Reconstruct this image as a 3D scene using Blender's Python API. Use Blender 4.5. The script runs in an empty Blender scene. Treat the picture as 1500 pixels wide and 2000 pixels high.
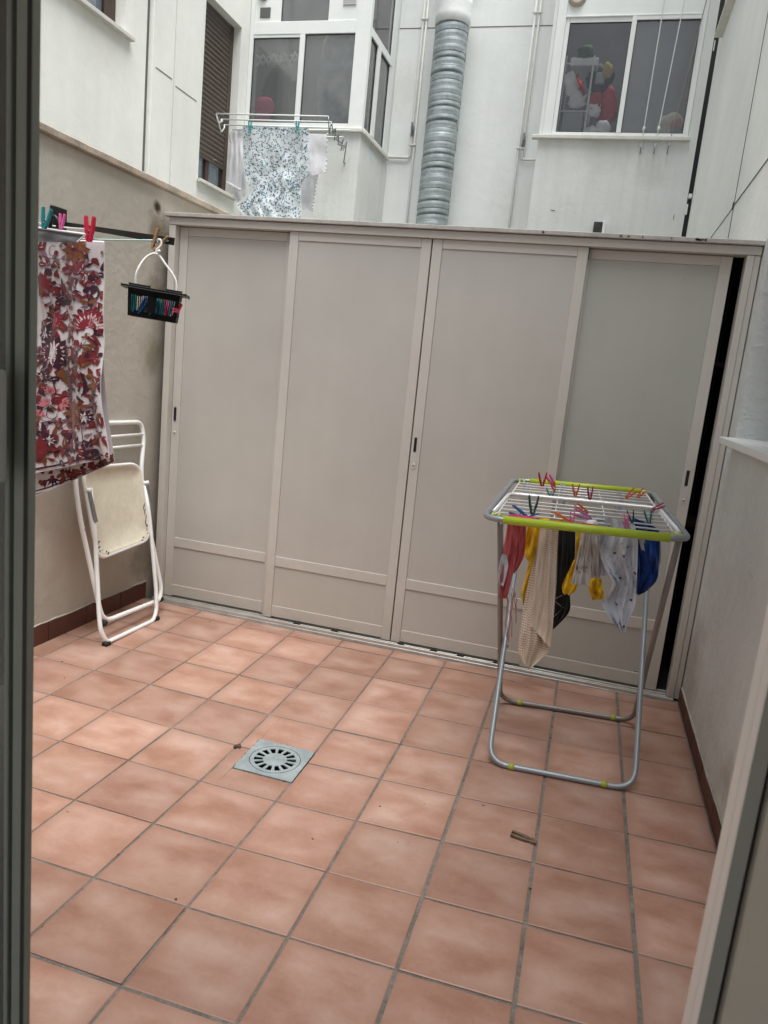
import bpy, bmesh, math, random
from mathutils import Vector, Matrix, noise
random.seed(7)
SC = bpy.context.scene
COL = SC.collection
PI = math.pi
R_ = random.uniform

# ------------------------------------------------------------------ camera
CF = 1446.04
CP = Vector((0.876718, -2.225556, 1.535634))
CR = [Vector((0.9569048953259515, 0.27310798962344224, 0.09871700615938256)),
      Vector((0.14466423018968794, -0.1535456912275237, -0.9774947474074155)),
      Vector((-0.25180405438525966, 0.9496503286522381, -0.186437580669353))]
def ray(u, v):
    a, b = (u - 750) / CF, (v - 1000) / CF
    return CR[0] * a + CR[1] * b + CR[2]
def atY(u, v, y):
    d = ray(u, v); return CP + d * ((y - CP.y) / d.y)
def atX(u, v, x):
    d = ray(u, v); return CP + d * ((x - CP.x) / d.x)

# ------------------------------------------------------------------ materials
MATS = {}
def new_mat(name):
    m = bpy.data.materials.new(name); m.use_nodes = True
    nt = m.node_tree; b = nt.nodes['Principled BSDF']
    MATS[name] = m
    return m, nt, b
def N(nt, t, **kw):
    n = nt.nodes.new(t)
    for k, v in kw.items():
        if k in n.inputs: n.inputs[k].default_value = v
        else: setattr(n, k, v)
    return n
def mat(name, col, rough=.6, metal=0., var=.0, vscale=6., bump=0., bscale=60., spec=.5, stretch=(1, 1, 1), var2=0., v2scale=40., coat=0., sheen=0.):
    m, nt, b = new_mat(name)
    b.inputs['Base Color'].default_value = (*col, 1)
    b.inputs['Roughness'].default_value = rough
    b.inputs['Metallic'].default_value = metal
    b.inputs['Specular IOR Level'].default_value = spec
    b.inputs['Coat Weight'].default_value = coat
    if sheen: b.inputs['Sheen Weight'].default_value = sheen
    if var or bump or var2:
        tc = N(nt, 'ShaderNodeTexCoord'); mp = N(nt, 'ShaderNodeMapping'); mp.inputs['Scale'].default_value = stretch
        nt.links.new(tc.outputs['Object'], mp.inputs['Vector'])
        last = None
        for vv, ss in ((var, vscale), (var2, v2scale)):
            if not vv: continue
            no = N(nt, 'ShaderNodeTexNoise', Scale=ss, Detail=5., Roughness=.6)
            nt.links.new(mp.outputs[0], no.inputs['Vector'])
            mr = N(nt, 'ShaderNodeMapRange'); mr.inputs['From Min'].default_value = .3; mr.inputs['From Max'].default_value = .7
            mr.inputs['To Min'].default_value = 1 - vv; mr.inputs['To Max'].default_value = 1 + vv
            nt.links.new(no.outputs['Fac'], mr.inputs['Value'])
            mx = N(nt, 'ShaderNodeMix', data_type='RGBA', blend_type='MULTIPLY'); mx.inputs[0].default_value = 1
            if last is None: mx.inputs[6].default_value = (*col, 1)
            else: nt.links.new(last, mx.inputs[6])
            nt.links.new(mr.outputs[0], mx.inputs[7]); last = mx.outputs[2]
        if last is not None: nt.links.new(last, b.inputs['Base Color'])
        if bump:
            n2 = N(nt, 'ShaderNodeTexNoise', Scale=bscale, Detail=6., Roughness=.65)
            nt.links.new(mp.outputs[0], n2.inputs['Vector'])
            bp = N(nt, 'ShaderNodeBump', Strength=bump, Distance=.01)
            nt.links.new(n2.outputs['Fac'], bp.inputs['Height']); nt.links.new(bp.outputs[0], b.inputs['Normal'])
    return m

def wall_mat(name, col, spots=(), streak=.06, bump=.25, bscale=45., rough=.85, low=None):
    """painted render: broad blotches, vertical dirt streaks, plaster bump, optional local stains and painted shadow (position, radius, colour, amount)"""
    m, nt, b = new_mat(name)
    b.inputs['Roughness'].default_value = rough; b.inputs['Specular IOR Level'].default_value = .25
    tc = N(nt, 'ShaderNodeTexCoord')
    a = N(nt, 'ShaderNodeTexNoise', Scale=1.3, Detail=6., Roughness=.62); nt.links.new(tc.outputs['Object'], a.inputs['Vector'])
    mp = N(nt, 'ShaderNodeMapping'); mp.inputs['Scale'].default_value = (9, 9, .55); nt.links.new(tc.outputs['Object'], mp.inputs['Vector'])
    s = N(nt, 'ShaderNodeTexNoise', Scale=1.2, Detail=4., Roughness=.6); nt.links.new(mp.outputs[0], s.inputs['Vector'])
    mr1 = N(nt, 'ShaderNodeMapRange'); mr1.inputs['From Min'].default_value = .3; mr1.inputs['From Max'].default_value = .7; mr1.inputs['To Min'].default_value = .93; mr1.inputs['To Max'].default_value = 1.05
    nt.links.new(a.outputs['Fac'], mr1.inputs['Value'])
    mr2 = N(nt, 'ShaderNodeMapRange'); mr2.inputs['From Min'].default_value = .35; mr2.inputs['From Max'].default_value = .72; mr2.inputs['To Min'].default_value = 1; mr2.inputs['To Max'].default_value = 1 - streak
    nt.links.new(s.outputs['Fac'], mr2.inputs['Value'])
    mu = N(nt, 'ShaderNodeMath', operation='MULTIPLY'); nt.links.new(mr1.outputs[0], mu.inputs[0]); nt.links.new(mr2.outputs[0], mu.inputs[1])
    mx = N(nt, 'ShaderNodeMix', data_type='RGBA', blend_type='MULTIPLY'); mx.inputs[0].default_value = 1; mx.inputs[6].default_value = (*col, 1)
    nt.links.new(mu.outputs[0], mx.inputs[7]); last = mx.outputs[2]
    geo = N(nt, 'ShaderNodeNewGeometry')
    nz = N(nt, 'ShaderNodeTexNoise', Scale=11., Detail=6., Roughness=.7); nt.links.new(geo.outputs['Position'], nz.inputs['Vector'])
    for (p, r, c, amt) in spots:
        d = N(nt, 'ShaderNodeVectorMath', operation='DISTANCE'); d.inputs[1].default_value = p; nt.links.new(geo.outputs['Position'], d.inputs[0])
        ad = N(nt, 'ShaderNodeMath', operation='MULTIPLY_ADD'); ad.inputs[1].default_value = r * 1.6; ad.inputs[2].default_value = -.8 * r
        nt.links.new(nz.outputs['Fac'], ad.inputs[0])
        sm = N(nt, 'ShaderNodeMath', operation='ADD'); nt.links.new(d.outputs['Value'], sm.inputs[0]); nt.links.new(ad.outputs[0], sm.inputs[1])
        mr = N(nt, 'ShaderNodeMapRange'); mr.inputs['From Min'].default_value = r; mr.inputs['From Max'].default_value = r * .3; mr.inputs['To Max'].default_value = amt
        nt.links.new(sm.outputs[0], mr.inputs['Value'])
        m2 = N(nt, 'ShaderNodeMix', data_type='RGBA'); m2.inputs[7].default_value = (*c, 1)
        nt.links.new(mr.outputs[0], m2.inputs[0]); nt.links.new(last, m2.inputs[6]); last = m2.outputs[2]
    if low:   # darker towards the floor: dirt, and shade painted in on patio_render
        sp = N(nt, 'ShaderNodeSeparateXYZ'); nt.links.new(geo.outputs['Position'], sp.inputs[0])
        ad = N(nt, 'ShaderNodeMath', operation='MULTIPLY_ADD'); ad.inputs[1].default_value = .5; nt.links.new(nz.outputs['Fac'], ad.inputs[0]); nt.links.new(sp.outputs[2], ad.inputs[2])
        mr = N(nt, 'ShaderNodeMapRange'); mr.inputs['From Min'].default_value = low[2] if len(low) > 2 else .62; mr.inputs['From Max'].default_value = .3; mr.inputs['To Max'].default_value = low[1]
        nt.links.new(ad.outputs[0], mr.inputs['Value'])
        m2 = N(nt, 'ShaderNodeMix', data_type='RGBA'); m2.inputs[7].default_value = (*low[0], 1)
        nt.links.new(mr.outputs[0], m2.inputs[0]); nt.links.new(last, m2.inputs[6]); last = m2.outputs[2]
    nt.links.new(last, b.inputs['Base Color'])
    n2 = N(nt, 'ShaderNodeTexNoise', Scale=bscale, Detail=7., Roughness=.6); nt.links.new(tc.outputs['Object'], n2.inputs['Vector'])
    bp = N(nt, 'ShaderNodeBump', Strength=bump, Distance=.012); nt.links.new(n2.outputs['Fac'], bp.inputs['Height'])
    n3 = N(nt, 'ShaderNodeTexNoise', Scale=bscale * .17, Detail=3., Roughness=.5, Distortion=.8); nt.links.new(tc.outputs['Object'], n3.inputs['Vector'])
    b2 = N(nt, 'ShaderNodeBump', Strength=min(1., bump * 1.2), Distance=.02); nt.links.new(n3.outputs['Fac'], b2.inputs['Height']); nt.links.new(bp.outputs[0], b2.inputs['Normal']); nt.links.new(b2.outputs[0], b.inputs['Normal'])
    return m

def glass_mat(name, tint, opacity, rough, refr=0.):
    """window pane: sheen of the sky over a tinted sheet; refr > 0 makes it frosted"""
    m, nt, b = new_mat(name); nt.nodes.remove(b); out = nt.nodes['Material Output']
    if refr: tr = N(nt, 'ShaderNodeBsdfRefraction', IOR=1.02, Roughness=refr); tr.inputs['Color'].default_value = (*tint, 1)
    else: tr = N(nt, 'ShaderNodeBsdfTransparent'); tr.inputs['Color'].default_value = (*tint, 1)
    df = N(nt, 'ShaderNodeBsdfDiffuse'); df.inputs['Color'].default_value = (.44, .47, .47, 1)
    mx = N(nt, 'ShaderNodeMixShader'); mx.inputs[0].default_value = opacity
    nt.links.new(tr.outputs[0], mx.inputs[1]); nt.links.new(df.outputs[0], mx.inputs[2])
    gl = N(nt, 'ShaderNodeBsdfGlossy', Roughness=rough); fr = N(nt, 'ShaderNodeFresnel', IOR=1.9)
    m2 = N(nt, 'ShaderNodeMixShader'); nt.links.new(fr.outputs[0], m2.inputs[0]); nt.links.new(mx.outputs[0], m2.inputs[1]); nt.links.new(gl.outputs[0], m2.inputs[2])
    nt.links.new(m2.outputs[0], out.inputs['Surface'])
    return m

def tile_mat(name, c_lo, c_mid, c_hi, rough=.36):
    m, nt, b = new_mat(name)
    b.inputs['Specular IOR Level'].default_value = .45
    at = N(nt, 'ShaderNodeAttribute', attribute_name='tile'); uv = N(nt, 'ShaderNodeAttribute', attribute_name='cell')
    tc = N(nt, 'ShaderNodeTexCoord')
    sc = N(nt, 'ShaderNodeVectorMath', operation='SCALE'); sc.inputs['Scale'].default_value = 37.; nt.links.new(at.outputs['Color'], sc.inputs[0])
    ad = N(nt, 'ShaderNodeVectorMath', operation='ADD'); nt.links.new(tc.outputs['Object'], ad.inputs[0]); nt.links.new(sc.outputs[0], ad.inputs[1])
    mp = N(nt, 'ShaderNodeMapping'); mp.inputs['Scale'].default_value = (1, 1.6, 1); mp.inputs['Rotation'].default_value = (0, 0, .25); nt.links.new(ad.outputs[0], mp.inputs['Vector'])
    n1 = N(nt, 'ShaderNodeTexNoise', Scale=5.2, Detail=3., Roughness=.5, Distortion=.15); nt.links.new(mp.outputs[0], n1.inputs['Vector'])
    n2 = N(nt, 'ShaderNodeTexNoise', Scale=70., Detail=7., Roughness=.75); nt.links.new(ad.outputs[0], n2.inputs['Vector'])
    mu = N(nt, 'ShaderNodeMath', operation='MULTIPLY_ADD'); mu.inputs[1].default_value = .3; nt.links.new(n2.outputs['Fac'], mu.inputs[0]); nt.links.new(n1.outputs['Fac'], mu.inputs[2])
    cr = N(nt, 'ShaderNodeValToRGB'); e = cr.color_ramp.elements
    e[0].position = .45; e[0].color = (*c_lo, 1); e[1].position = .86; e[1].color = (*c_hi, 1)
    k = e.new(.65); k.color = (*c_mid, 1)
    nt.links.new(mu.outputs[0], cr.inputs['Fac'])
    # each tile a touch lighter or darker, edges browner
    sp = N(nt, 'ShaderNodeSeparateColor'); nt.links.new(at.outputs['Color'], sp.inputs[0])
    mr = N(nt, 'ShaderNodeMapRange'); mr.inputs['To Min'].default_value = .80; mr.inputs['To Max'].default_value = 1.1; nt.links.new(sp.outputs[0], mr.inputs['Value'])
    mx = N(nt, 'ShaderNodeMix', data_type='RGBA', blend_type='MULTIPLY'); mx.inputs[0].default_value = 1
    nt.links.new(cr.outputs[0], mx.inputs[6]); nt.links.new(mr.outputs[0], mx.inputs[7])
    su = N(nt, 'ShaderNodeSeparateColor'); nt.links.new(uv.outputs['Color'], su.inputs[0])
    def edge(o):
        a = N(nt, 'ShaderNodeMath', operation='SUBTRACT'); a.inputs[1].default_value = .5; nt.links.new(o, a.inputs[0])
        c = N(nt, 'ShaderNodeMath', operation='ABSOLUTE'); nt.links.new(a.outputs[0], c.inputs[0]); return c.outputs[0]
    mxm = N(nt, 'ShaderNodeMath', operation='MAXIMUM'); nt.links.new(edge(su.outputs[0]), mxm.inputs[0]); nt.links.new(edge(su.outputs[1]), mxm.inputs[1])
    pn = N(nt, 'ShaderNodeMath', operation='MULTIPLY_ADD'); pn.inputs[1].default_value = .3; nt.links.new(n1.outputs['Fac'], pn.inputs[0]); nt.links.new(mxm.outputs[0], pn.inputs[2])
    er = N(nt, 'ShaderNodeMapRange'); er.inputs['From Min'].default_value = .52; er.inputs['From Max'].default_value = .68; er.inputs['To Max'].default_value = .5; nt.links.new(pn.outputs[0], er.inputs['Value'])
    m3 = N(nt, 'ShaderNodeMix', data_type='RGBA'); m3.inputs[7].default_value = (*[c * .9 for c in c_lo], 1)
    nt.links.new(er.outputs[0], m3.inputs[0]); nt.links.new(mx.outputs[2], m3.inputs[6]); nt.links.new(m3.outputs[2], b.inputs['Base Color'])
    rr = N(nt, 'ShaderNodeMapRange'); rr.inputs['To Min'].default_value = rough - .1; rr.inputs['To Max'].default_value = rough + .22; nt.links.new(n1.outputs['Fac'], rr.inputs['Value']); nt.links.new(rr.outputs[0], b.inputs['Roughness'])
    bp = N(nt, 'ShaderNodeBump', Strength=.12, Distance=.006); nt.links.new(mu.outputs[0], bp.inputs['Height']); nt.links.new(bp.outputs[0], b.inputs['Normal'])
    return m

WHITE = (.74, .755, .72)
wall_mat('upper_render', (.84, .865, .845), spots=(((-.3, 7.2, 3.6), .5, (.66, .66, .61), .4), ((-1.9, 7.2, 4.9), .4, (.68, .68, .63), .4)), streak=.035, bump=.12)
wall_mat('bay_render', (.745, .765, .735), spots=(((.62, 6.1, 3.98), .35, (.58, .58, .54), .45), ((1.1, 6.1, 3.75), .2, (.55, .55, .51), .5), ((-2.3, 6.1, 3.7), .3, (.6, .6, .56), .4), ((-2.03, 6.5, 3.6), .4, (.6, .6, .56), .35)), streak=.10, bump=.15)  # patch below the cord hooks is their shadow painted into the wall
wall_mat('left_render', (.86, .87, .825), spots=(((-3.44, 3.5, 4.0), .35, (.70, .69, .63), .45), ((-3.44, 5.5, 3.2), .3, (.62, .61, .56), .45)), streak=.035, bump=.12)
wall_mat('patio_render', (.55, .515, .45), bump=.3, bscale=26, streak=.06, low=((.33, .285, .23), .55, 1.0),  # low paints the shade at the wall foot along with dirt
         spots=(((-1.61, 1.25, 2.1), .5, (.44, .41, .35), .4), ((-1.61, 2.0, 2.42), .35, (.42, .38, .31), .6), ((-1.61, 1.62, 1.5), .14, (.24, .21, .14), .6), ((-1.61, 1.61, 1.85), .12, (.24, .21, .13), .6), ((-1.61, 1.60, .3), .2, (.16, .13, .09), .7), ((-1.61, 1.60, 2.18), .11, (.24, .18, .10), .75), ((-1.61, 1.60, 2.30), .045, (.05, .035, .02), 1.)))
wall_mat('right_render', (.875, .89, .85), bump=.2, bscale=45, streak=.04,
         spots=(((1.51, 1.3, 2.42), .3, (.42, .40, .36), .5), ((1.51, 1.5, .25), .35, (.40, .34, .25), .5)))
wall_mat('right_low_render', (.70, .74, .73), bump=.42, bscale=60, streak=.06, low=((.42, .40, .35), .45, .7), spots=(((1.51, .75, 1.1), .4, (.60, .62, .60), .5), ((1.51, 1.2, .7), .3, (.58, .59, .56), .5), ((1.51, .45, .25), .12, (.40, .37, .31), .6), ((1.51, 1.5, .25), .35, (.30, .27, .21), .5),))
mat('coping_stone', (.44, .37, .30), .8, var=.28, vscale=7, var2=.15, v2scale=60, bump=.3, bscale=70)
mat('sill_stone', (.66, .65, .60), .7, var=.08, vscale=12, bump=.1)
mat('groove', (.12, .12, .115), .9)
mat('dark_gap', (.012, .012, .012), .9)
mat('white_frame', (.80, .83, .81), .35, var=.03, vscale=5)
mat('gasket', (.015, .016, .016), .5)
mat('brown_frame', (.060, .036, .026), .45, var=.2, vscale=9, stretch=(8, 8, 1))
mat('shutter_slat', (.085, .062, .05), .5, var=.12, vscale=14)
glass_mat('clear_glass', (.95, .96, .955), .03, .03)
glass_mat('frosted_glass', (.94, .955, .955), .24, .08, refr=.08)
glass_mat('dark_glass', (.25, .28, .28), .2, .03)
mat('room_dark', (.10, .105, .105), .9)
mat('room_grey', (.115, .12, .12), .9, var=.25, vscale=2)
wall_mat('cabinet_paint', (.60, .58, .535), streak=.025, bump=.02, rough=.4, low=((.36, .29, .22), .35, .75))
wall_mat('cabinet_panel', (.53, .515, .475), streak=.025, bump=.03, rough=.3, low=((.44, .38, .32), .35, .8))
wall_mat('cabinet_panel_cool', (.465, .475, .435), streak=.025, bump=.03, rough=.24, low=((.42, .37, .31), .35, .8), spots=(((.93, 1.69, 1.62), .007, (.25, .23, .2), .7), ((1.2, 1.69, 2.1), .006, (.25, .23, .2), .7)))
mat('cabinet_lid', (.45, .43, .40), .5, var=.12, vscale=9, var2=.1, v2scale=50)
mat('track_metal', (.50, .485, .455), .35, metal=.35, var=.15, vscale=14)
mat('handle_slot', (.008, .008, .008), .4)
mat('cabinet_inside', (.015, .012, .011), .9)
mat('box_brown', (.02, .012, .009), .8)
mat('galvanised', (.35, .395, .405), .5, metal=.35, var=.22, vscale=9, var2=.1, v2scale=40)
mat('duct_white', (.80, .82, .81), .5, var=.05, vscale=20)
mat('pipe_paint', (.62, .63, .59), .5, var=.06, vscale=10)
tile_mat('floor_tile', (.325, .168, .116), (.41, .24, .180), (.485, .322, .26))
mat('grout', (.19, .168, .15), .95, var=.3, vscale=14, var2=.25, v2scale=90, bump=.6, bscale=150)
tile_mat('skirting_tile', (.07, .020, .012), (.09, .028, .017), (.12, .042, .026), .5)
mat('mortar', (.45, .42, .37), .9, var=.15, vscale=30, bump=.5, bscale=80)
mat('drain_plate', (.31, .36, .37), .5, metal=.25, var=.22, vscale=14, var2=.15, v2scale=150)
mat('chair_white', (.86, .87, .86), .3, var=.04, vscale=12, spec=.5)
mat('chair_seat', (.72, .67, .54), .4, var=.07, vscale=8, var2=.06, v2scale=40)
mat('rubber', (.012, .012, .012), .7)
mat('steel', (.30, .31, .32), .35, metal=.8, var=.1, vscale=30)
mat('rust', (.075, .05, .036), .9, var=.3, vscale=40)
mat('airer_grey', (.30, .33, .355), .38, metal=.35, var=.06, vscale=14)
mat('airer_wire', (.78, .80, .80), .25, metal=.15)
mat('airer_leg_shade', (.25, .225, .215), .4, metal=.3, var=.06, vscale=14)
mat('lime', (.42, .55, .035), .38, var=.06, vscale=20)
mat('lime_band', (.35, .38, .05), .5)
mat('black_plastic', (.010, .010, .011), .38, spec=.4)
mat('cord_white', (.70, .75, .73), .6)
mat('cord_mint', (.42, .60, .57), .5)
mat('hanger_white', (.78, .77, .74), .35)
for n_, c_ in dict(peg_red=(.55, .012, .045), peg_pink=(.72, .13, .36), peg_hot=(.70, .03, .16), peg_teal=(.008, .22, .24), peg_green=(.006, .11, .085),
                   peg_orange=(.75, .12, .018), peg_blue=(.018, .09, .28), peg_magenta=(.42, .02, .12), peg_lilac=(.42, .14, .36), peg_aqua=(.05, .36, .37), peg_white=(.7, .7, .66)).items():
    mat(n_, c_, .35, spec=.45)
mat('wood_peg', (.33, .20, .10), .75, var=.25, vscale=60, stretch=(1, 1, .2))
mat('wood_peg_old', (.15, .10, .065), .8, var=.3, vscale=60)
def cloth_mat(n, c, var=.08, rough=.9, bump=.15, bs=260):
    return mat(n, c, rough, var=var, vscale=9, bump=bump, bscale=bs, spec=.15, sheen=.2)
cloth_mat('cloth_white', (.72, .72, .75)); cloth_mat('cloth_floral', (.60, .55, .57), .05)
cloth_mat('print_maroon', (.155, .020, .024)); cloth_mat('print_plum', (.045, .014, .026)); cloth_mat('print_rust', (.165, .058, .024)); cloth_mat('print_pink', (.50, .16, .19)); cloth_mat('print_red', (.20, .018, .028)); cloth_mat('print_mauve', (.20, .115, .145))
cloth_mat('cloth_grey', (.16, .165, .175)); cloth_mat('cloth_pink', (.52, .11, .12), .2); cloth_mat('cloth_yellow', (.78, .50, .012), .15)
cloth_mat('cloth_black', (.016, .017, .018)); cloth_mat('cloth_knit', (.55, .52, .50), .1); cloth_mat('cloth_shirt', (.56, .59, .66), .14); cloth_mat('cloth_blue', (.016, .06, .26), .22)
cloth_mat('cloth_pale', (.50, .53, .57), .25); cloth_mat('cloth_ash', (.42, .42, .41)); cloth_mat('print_navy', (.05, .085, .16)); cloth_mat('print_teal', (.22, .42, .50)); cloth_mat('print_dark', (.05, .025, .03)); cloth_mat('cloth_sheet', (.72, .77, .80), .04)
cloth_mat('cloth_denim', (.22, .28, .40), .2); cloth_mat('cloth_knit_dark', (.07, .07, .08)); cloth_mat('thread_pink', (.36, .12, .11))
def waffle_mat():
    m, nt, b = new_mat('waffle'); b.inputs['Roughness'].default_value = .95; b.inputs['Specular IOR Level'].default_value = .1
    at = N(nt, 'ShaderNodeAttribute', attribute_name='cell'); sp = N(nt, 'ShaderNodeSeparateColor'); nt.links.new(at.outputs['Color'], sp.inputs[0])
    def lines(o, k, w):
        a = N(nt, 'ShaderNodeMath', operation='MULTIPLY'); a.inputs[1].default_value = k; nt.links.new(o, a.inputs[0])
        c = N(nt, 'ShaderNodeMath', operation='FRACT'); nt.links.new(a.outputs[0], c.inputs[0])
        d = N(nt, 'ShaderNodeMath', operation='GREATER_THAN'); d.inputs[1].default_value = w; nt.links.new(c.outputs[0], d.inputs[0]); return d.outputs[0]
    l1 = lines(sp.outputs[1], 62, .55); l2 = lines(sp.outputs[0], 15, .7)
    mn = N(nt, 'ShaderNodeMath', operation='MULTIPLY_ADD'); mn.inputs[1].default_value = -.55; mn.inputs[2].default_value = .78; nt.links.new(l2, mn.inputs[0])
    pr = N(nt, 'ShaderNodeMath', operation='MULTIPLY'); nt.links.new(l1, pr.inputs[0]); nt.links.new(mn.outputs[0], pr.inputs[1])
    # plain towards the bottom corner
    mr = N(nt, 'ShaderNodeMapRange'); mr.inputs['From Min'].default_value = .98; mr.inputs['From Max'].default_value = .82; nt.links.new(sp.outputs[1], mr.inputs['Value'])
    pm = N(nt, 'ShaderNodeMath', operation='MULTIPLY'); nt.links.new(pr.outputs[0], pm.inputs[0]); nt.links.new(mr.outputs[0], pm.inputs[1])
    mx = N(nt, 'ShaderNodeMix', data_type='RGBA'); mx.inputs[6].default_value = (.70, .62, .50, 1); mx.inputs[7].default_value = (.34, .20, .19, 1)
    nt.links.new(pm.outputs[0], mx.inputs[0]); nt.links.new(mx.outputs[2], b.inputs['Base Color'])
    bp = N(nt, 'ShaderNodeBump', Strength=.5, Distance=.003); nt.links.new(pm.outputs[0], bp.inputs['Height']); nt.links.new(bp.outputs[0], b.inputs['Normal'])
waffle_mat()
mat('leaf_metal', (.245, .275, .25), .45, var=.05, vscale=8)
mat('leaf_handle', (.34, .36, .35), .35, metal=.3)
mat('jamb_white', (.92, .915, .90), .42, var=.03, vscale=6)
mat('jamb_shaded_side', (.27, .275, .255), .45, var=.03, vscale=6)  # room-facing side of the same frame, its shade put into the colour
mat('room_wall', (.52, .49, .44), .85, var=.06, vscale=3)
mat('beige_vent', (.42, .38, .31), .6)
mat('vent_grille', (.55, .56, .54), .6)
mat('item_white', (.90, .92, .92), .5, var=.05, vscale=20); mat('item_green', (.06, .14, .05), .7, var=.3, vscale=30); mat('item_pink', (.75, .04, .25), .6); mat('item_red', (.45, .02, .02), .6, var=.4, vscale=40)
mat('item_cream', (.55, .45, .36), .7, var=.2, vscale=20); mat('item_grey', (.42, .45, .47), .5); mat('item_blue', (.02, .04, .18), .6); mat('item_dark', (.03, .035, .03), .6, var=.5, vscale=40); mat('item_yellow', (.55, .4, .12), .6)

# ------------------------------------------------------------------ mesh helpers
def link(name, bm, mats, parent=None, smooth=False, loc=None):
    me = bpy.data.meshes.new(name); bm.to_mesh(me); bm.free()
    if isinstance(mats, str): mats = [mats]
    for m in mats: me.materials.append(MATS[m])
    if smooth:
        for p in me.polygons: p.use_smooth = True
    o = bpy.data.objects.new(name, me); COL.objects.link(o)
    if parent is not None: o.parent = parent
    if loc is not None: o.location = loc
    return o
def thing(name, label, cat, loc=(0, 0, 0), group=None):
    o = bpy.data.objects.new(name, None); COL.objects.link(o); o.location = loc; o.empty_display_size = .05
    o['label'] = label; o['category'] = cat
    if group: o['group'] = group
    bpy.context.view_layer.update()
    return o
def tag(o, label, cat, group=None):
    o['label'] = label; o['category'] = cat
    if group: o['group'] = group
    return o
def part(name, bm, mats, parent, smooth=False, label=None):
    """bm is in world coordinates; keep it there although the parent stands elsewhere"""
    w = Vector((0, 0, 0)); p = parent
    while p is not None: w += p.location; p = p.parent
    bmesh.ops.translate(bm, verts=bm.verts, vec=-w)
    o = link(name, bm, mats, parent, smooth)
    if label: o['label'] = label
    return o
def box(bm, x0, x1, y0, y1, z0, z1, bev=0., mi=0, segs=1):
    r = bmesh.ops.create_cube(bm, size=1); vs = r['verts']
    for v in vs:
        v.co = Vector(((x0 + x1) / 2 + v.co.x * (x1 - x0), (y0 + y1) / 2 + v.co.y * (y1 - y0), (z0 + z1) / 2 + v.co.z * (z1 - z0)))
    fs = set(f for v in vs for f in v.link_faces)
    for f in fs: f.material_index = mi
    if bev:
        es = list(set(e for v in vs for e in v.link_edges))
        q = bmesh.ops.bevel(bm, geom=es, offset=bev, segments=segs, affect='EDGES', profile=.5)
        for f in q['faces']: f.material_index = mi
    return vs
def obox(bm, c, ax, ay, az, sx, sy, sz, bev=0., mi=0):
    vs = box(bm, -sx / 2, sx / 2, -sy / 2, sy / 2, -sz / 2, sz / 2, 0, mi)
    for v in vs: v.co = Vector(c) + ax * v.co.x + ay * v.co.y + az * v.co.z
    if bev:
        es = list(set(e for v in vs for e in v.link_edges)); q = bmesh.ops.bevel(bm, geom=es, offset=bev, segments=1, affect='EDGES')
        for f in q['faces']: f.material_index = mi
def round_path(pts, r, n=6, closed=False):
    pts = [Vector(p) for p in pts]; out = []; L = len(pts)
    rng = range(L) if closed else range(1, L - 1)
    if not closed: out.append(pts[0])
    for i in rng:
        a, b, c = pts[i - 1], pts[i], pts[(i + 1) % L]
        d1 = (a - b); d2 = (c - b); k = min(r, d1.length * .49, d2.length * .49)
        p1 = b + d1.normalized() * k; p2 = b + d2.normalized() * k
        for j in range(n + 1):
            t = j / n; out.append(p1 * (1 - t) ** 2 + b * 2 * t * (1 - t) + p2 * t * t)
    if not closed: out.append(pts[-1])
    return out
def tube(bm, pts, r, seg=8, closed=False, mi=0, caps=True):
    pts = [Vector(p) for p in pts]; L = len(pts); rs = r if isinstance(r, (list, tuple)) else [r] * L
    T = []
    for i in range(L):
        if closed: t = pts[(i + 1) % L] - pts[i - 1]
        else: t = pts[min(i + 1, L - 1)] - pts[max(i - 1, 0)]
        T.append(t.normalized() if t.length > 1e-9 else Vector((0, 0, 1)))
    n = T[0].orthogonal().normalized(); rings = []
    for i in range(L):
        n = (n - T[i] * n.dot(T[i])); n = n.normalized() if n.length > 1e-6 else T[i].orthogonal().normalized()
        b = T[i].cross(n)
        rings.append([bm.verts.new(pts[i] + (n * math.cos(2 * PI * k / seg) + b * math.sin(2 * PI * k / seg)) * rs[i]) for k in range(seg)])
    for i in range(L if closed else L - 1):
        a, c = rings[i], rings[(i + 1) % L]
        off = 0
        if closed and i == L - 1:
            off = min(range(seg), key=lambda o: (a[0].co - c[o].co).length)
        for k in range(seg):
            f = bm.faces.new((a[k], a[(k + 1) % seg], c[(k + 1 + off) % seg], c[(k + off) % seg])); f.material_index = mi; f.smooth = True
    if caps and not closed:
        f = bm.faces.new(list(reversed(rings[0]))); f.material_index = mi
        f = bm.faces.new(rings[-1]); f.material_index = mi
def quad(bm, a, b, c, d, mi=0):
    f = bm.faces.new([bm.verts.new(Vector(p)) for p in (a, b, c, d)]); f.material_index = mi; return f
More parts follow.
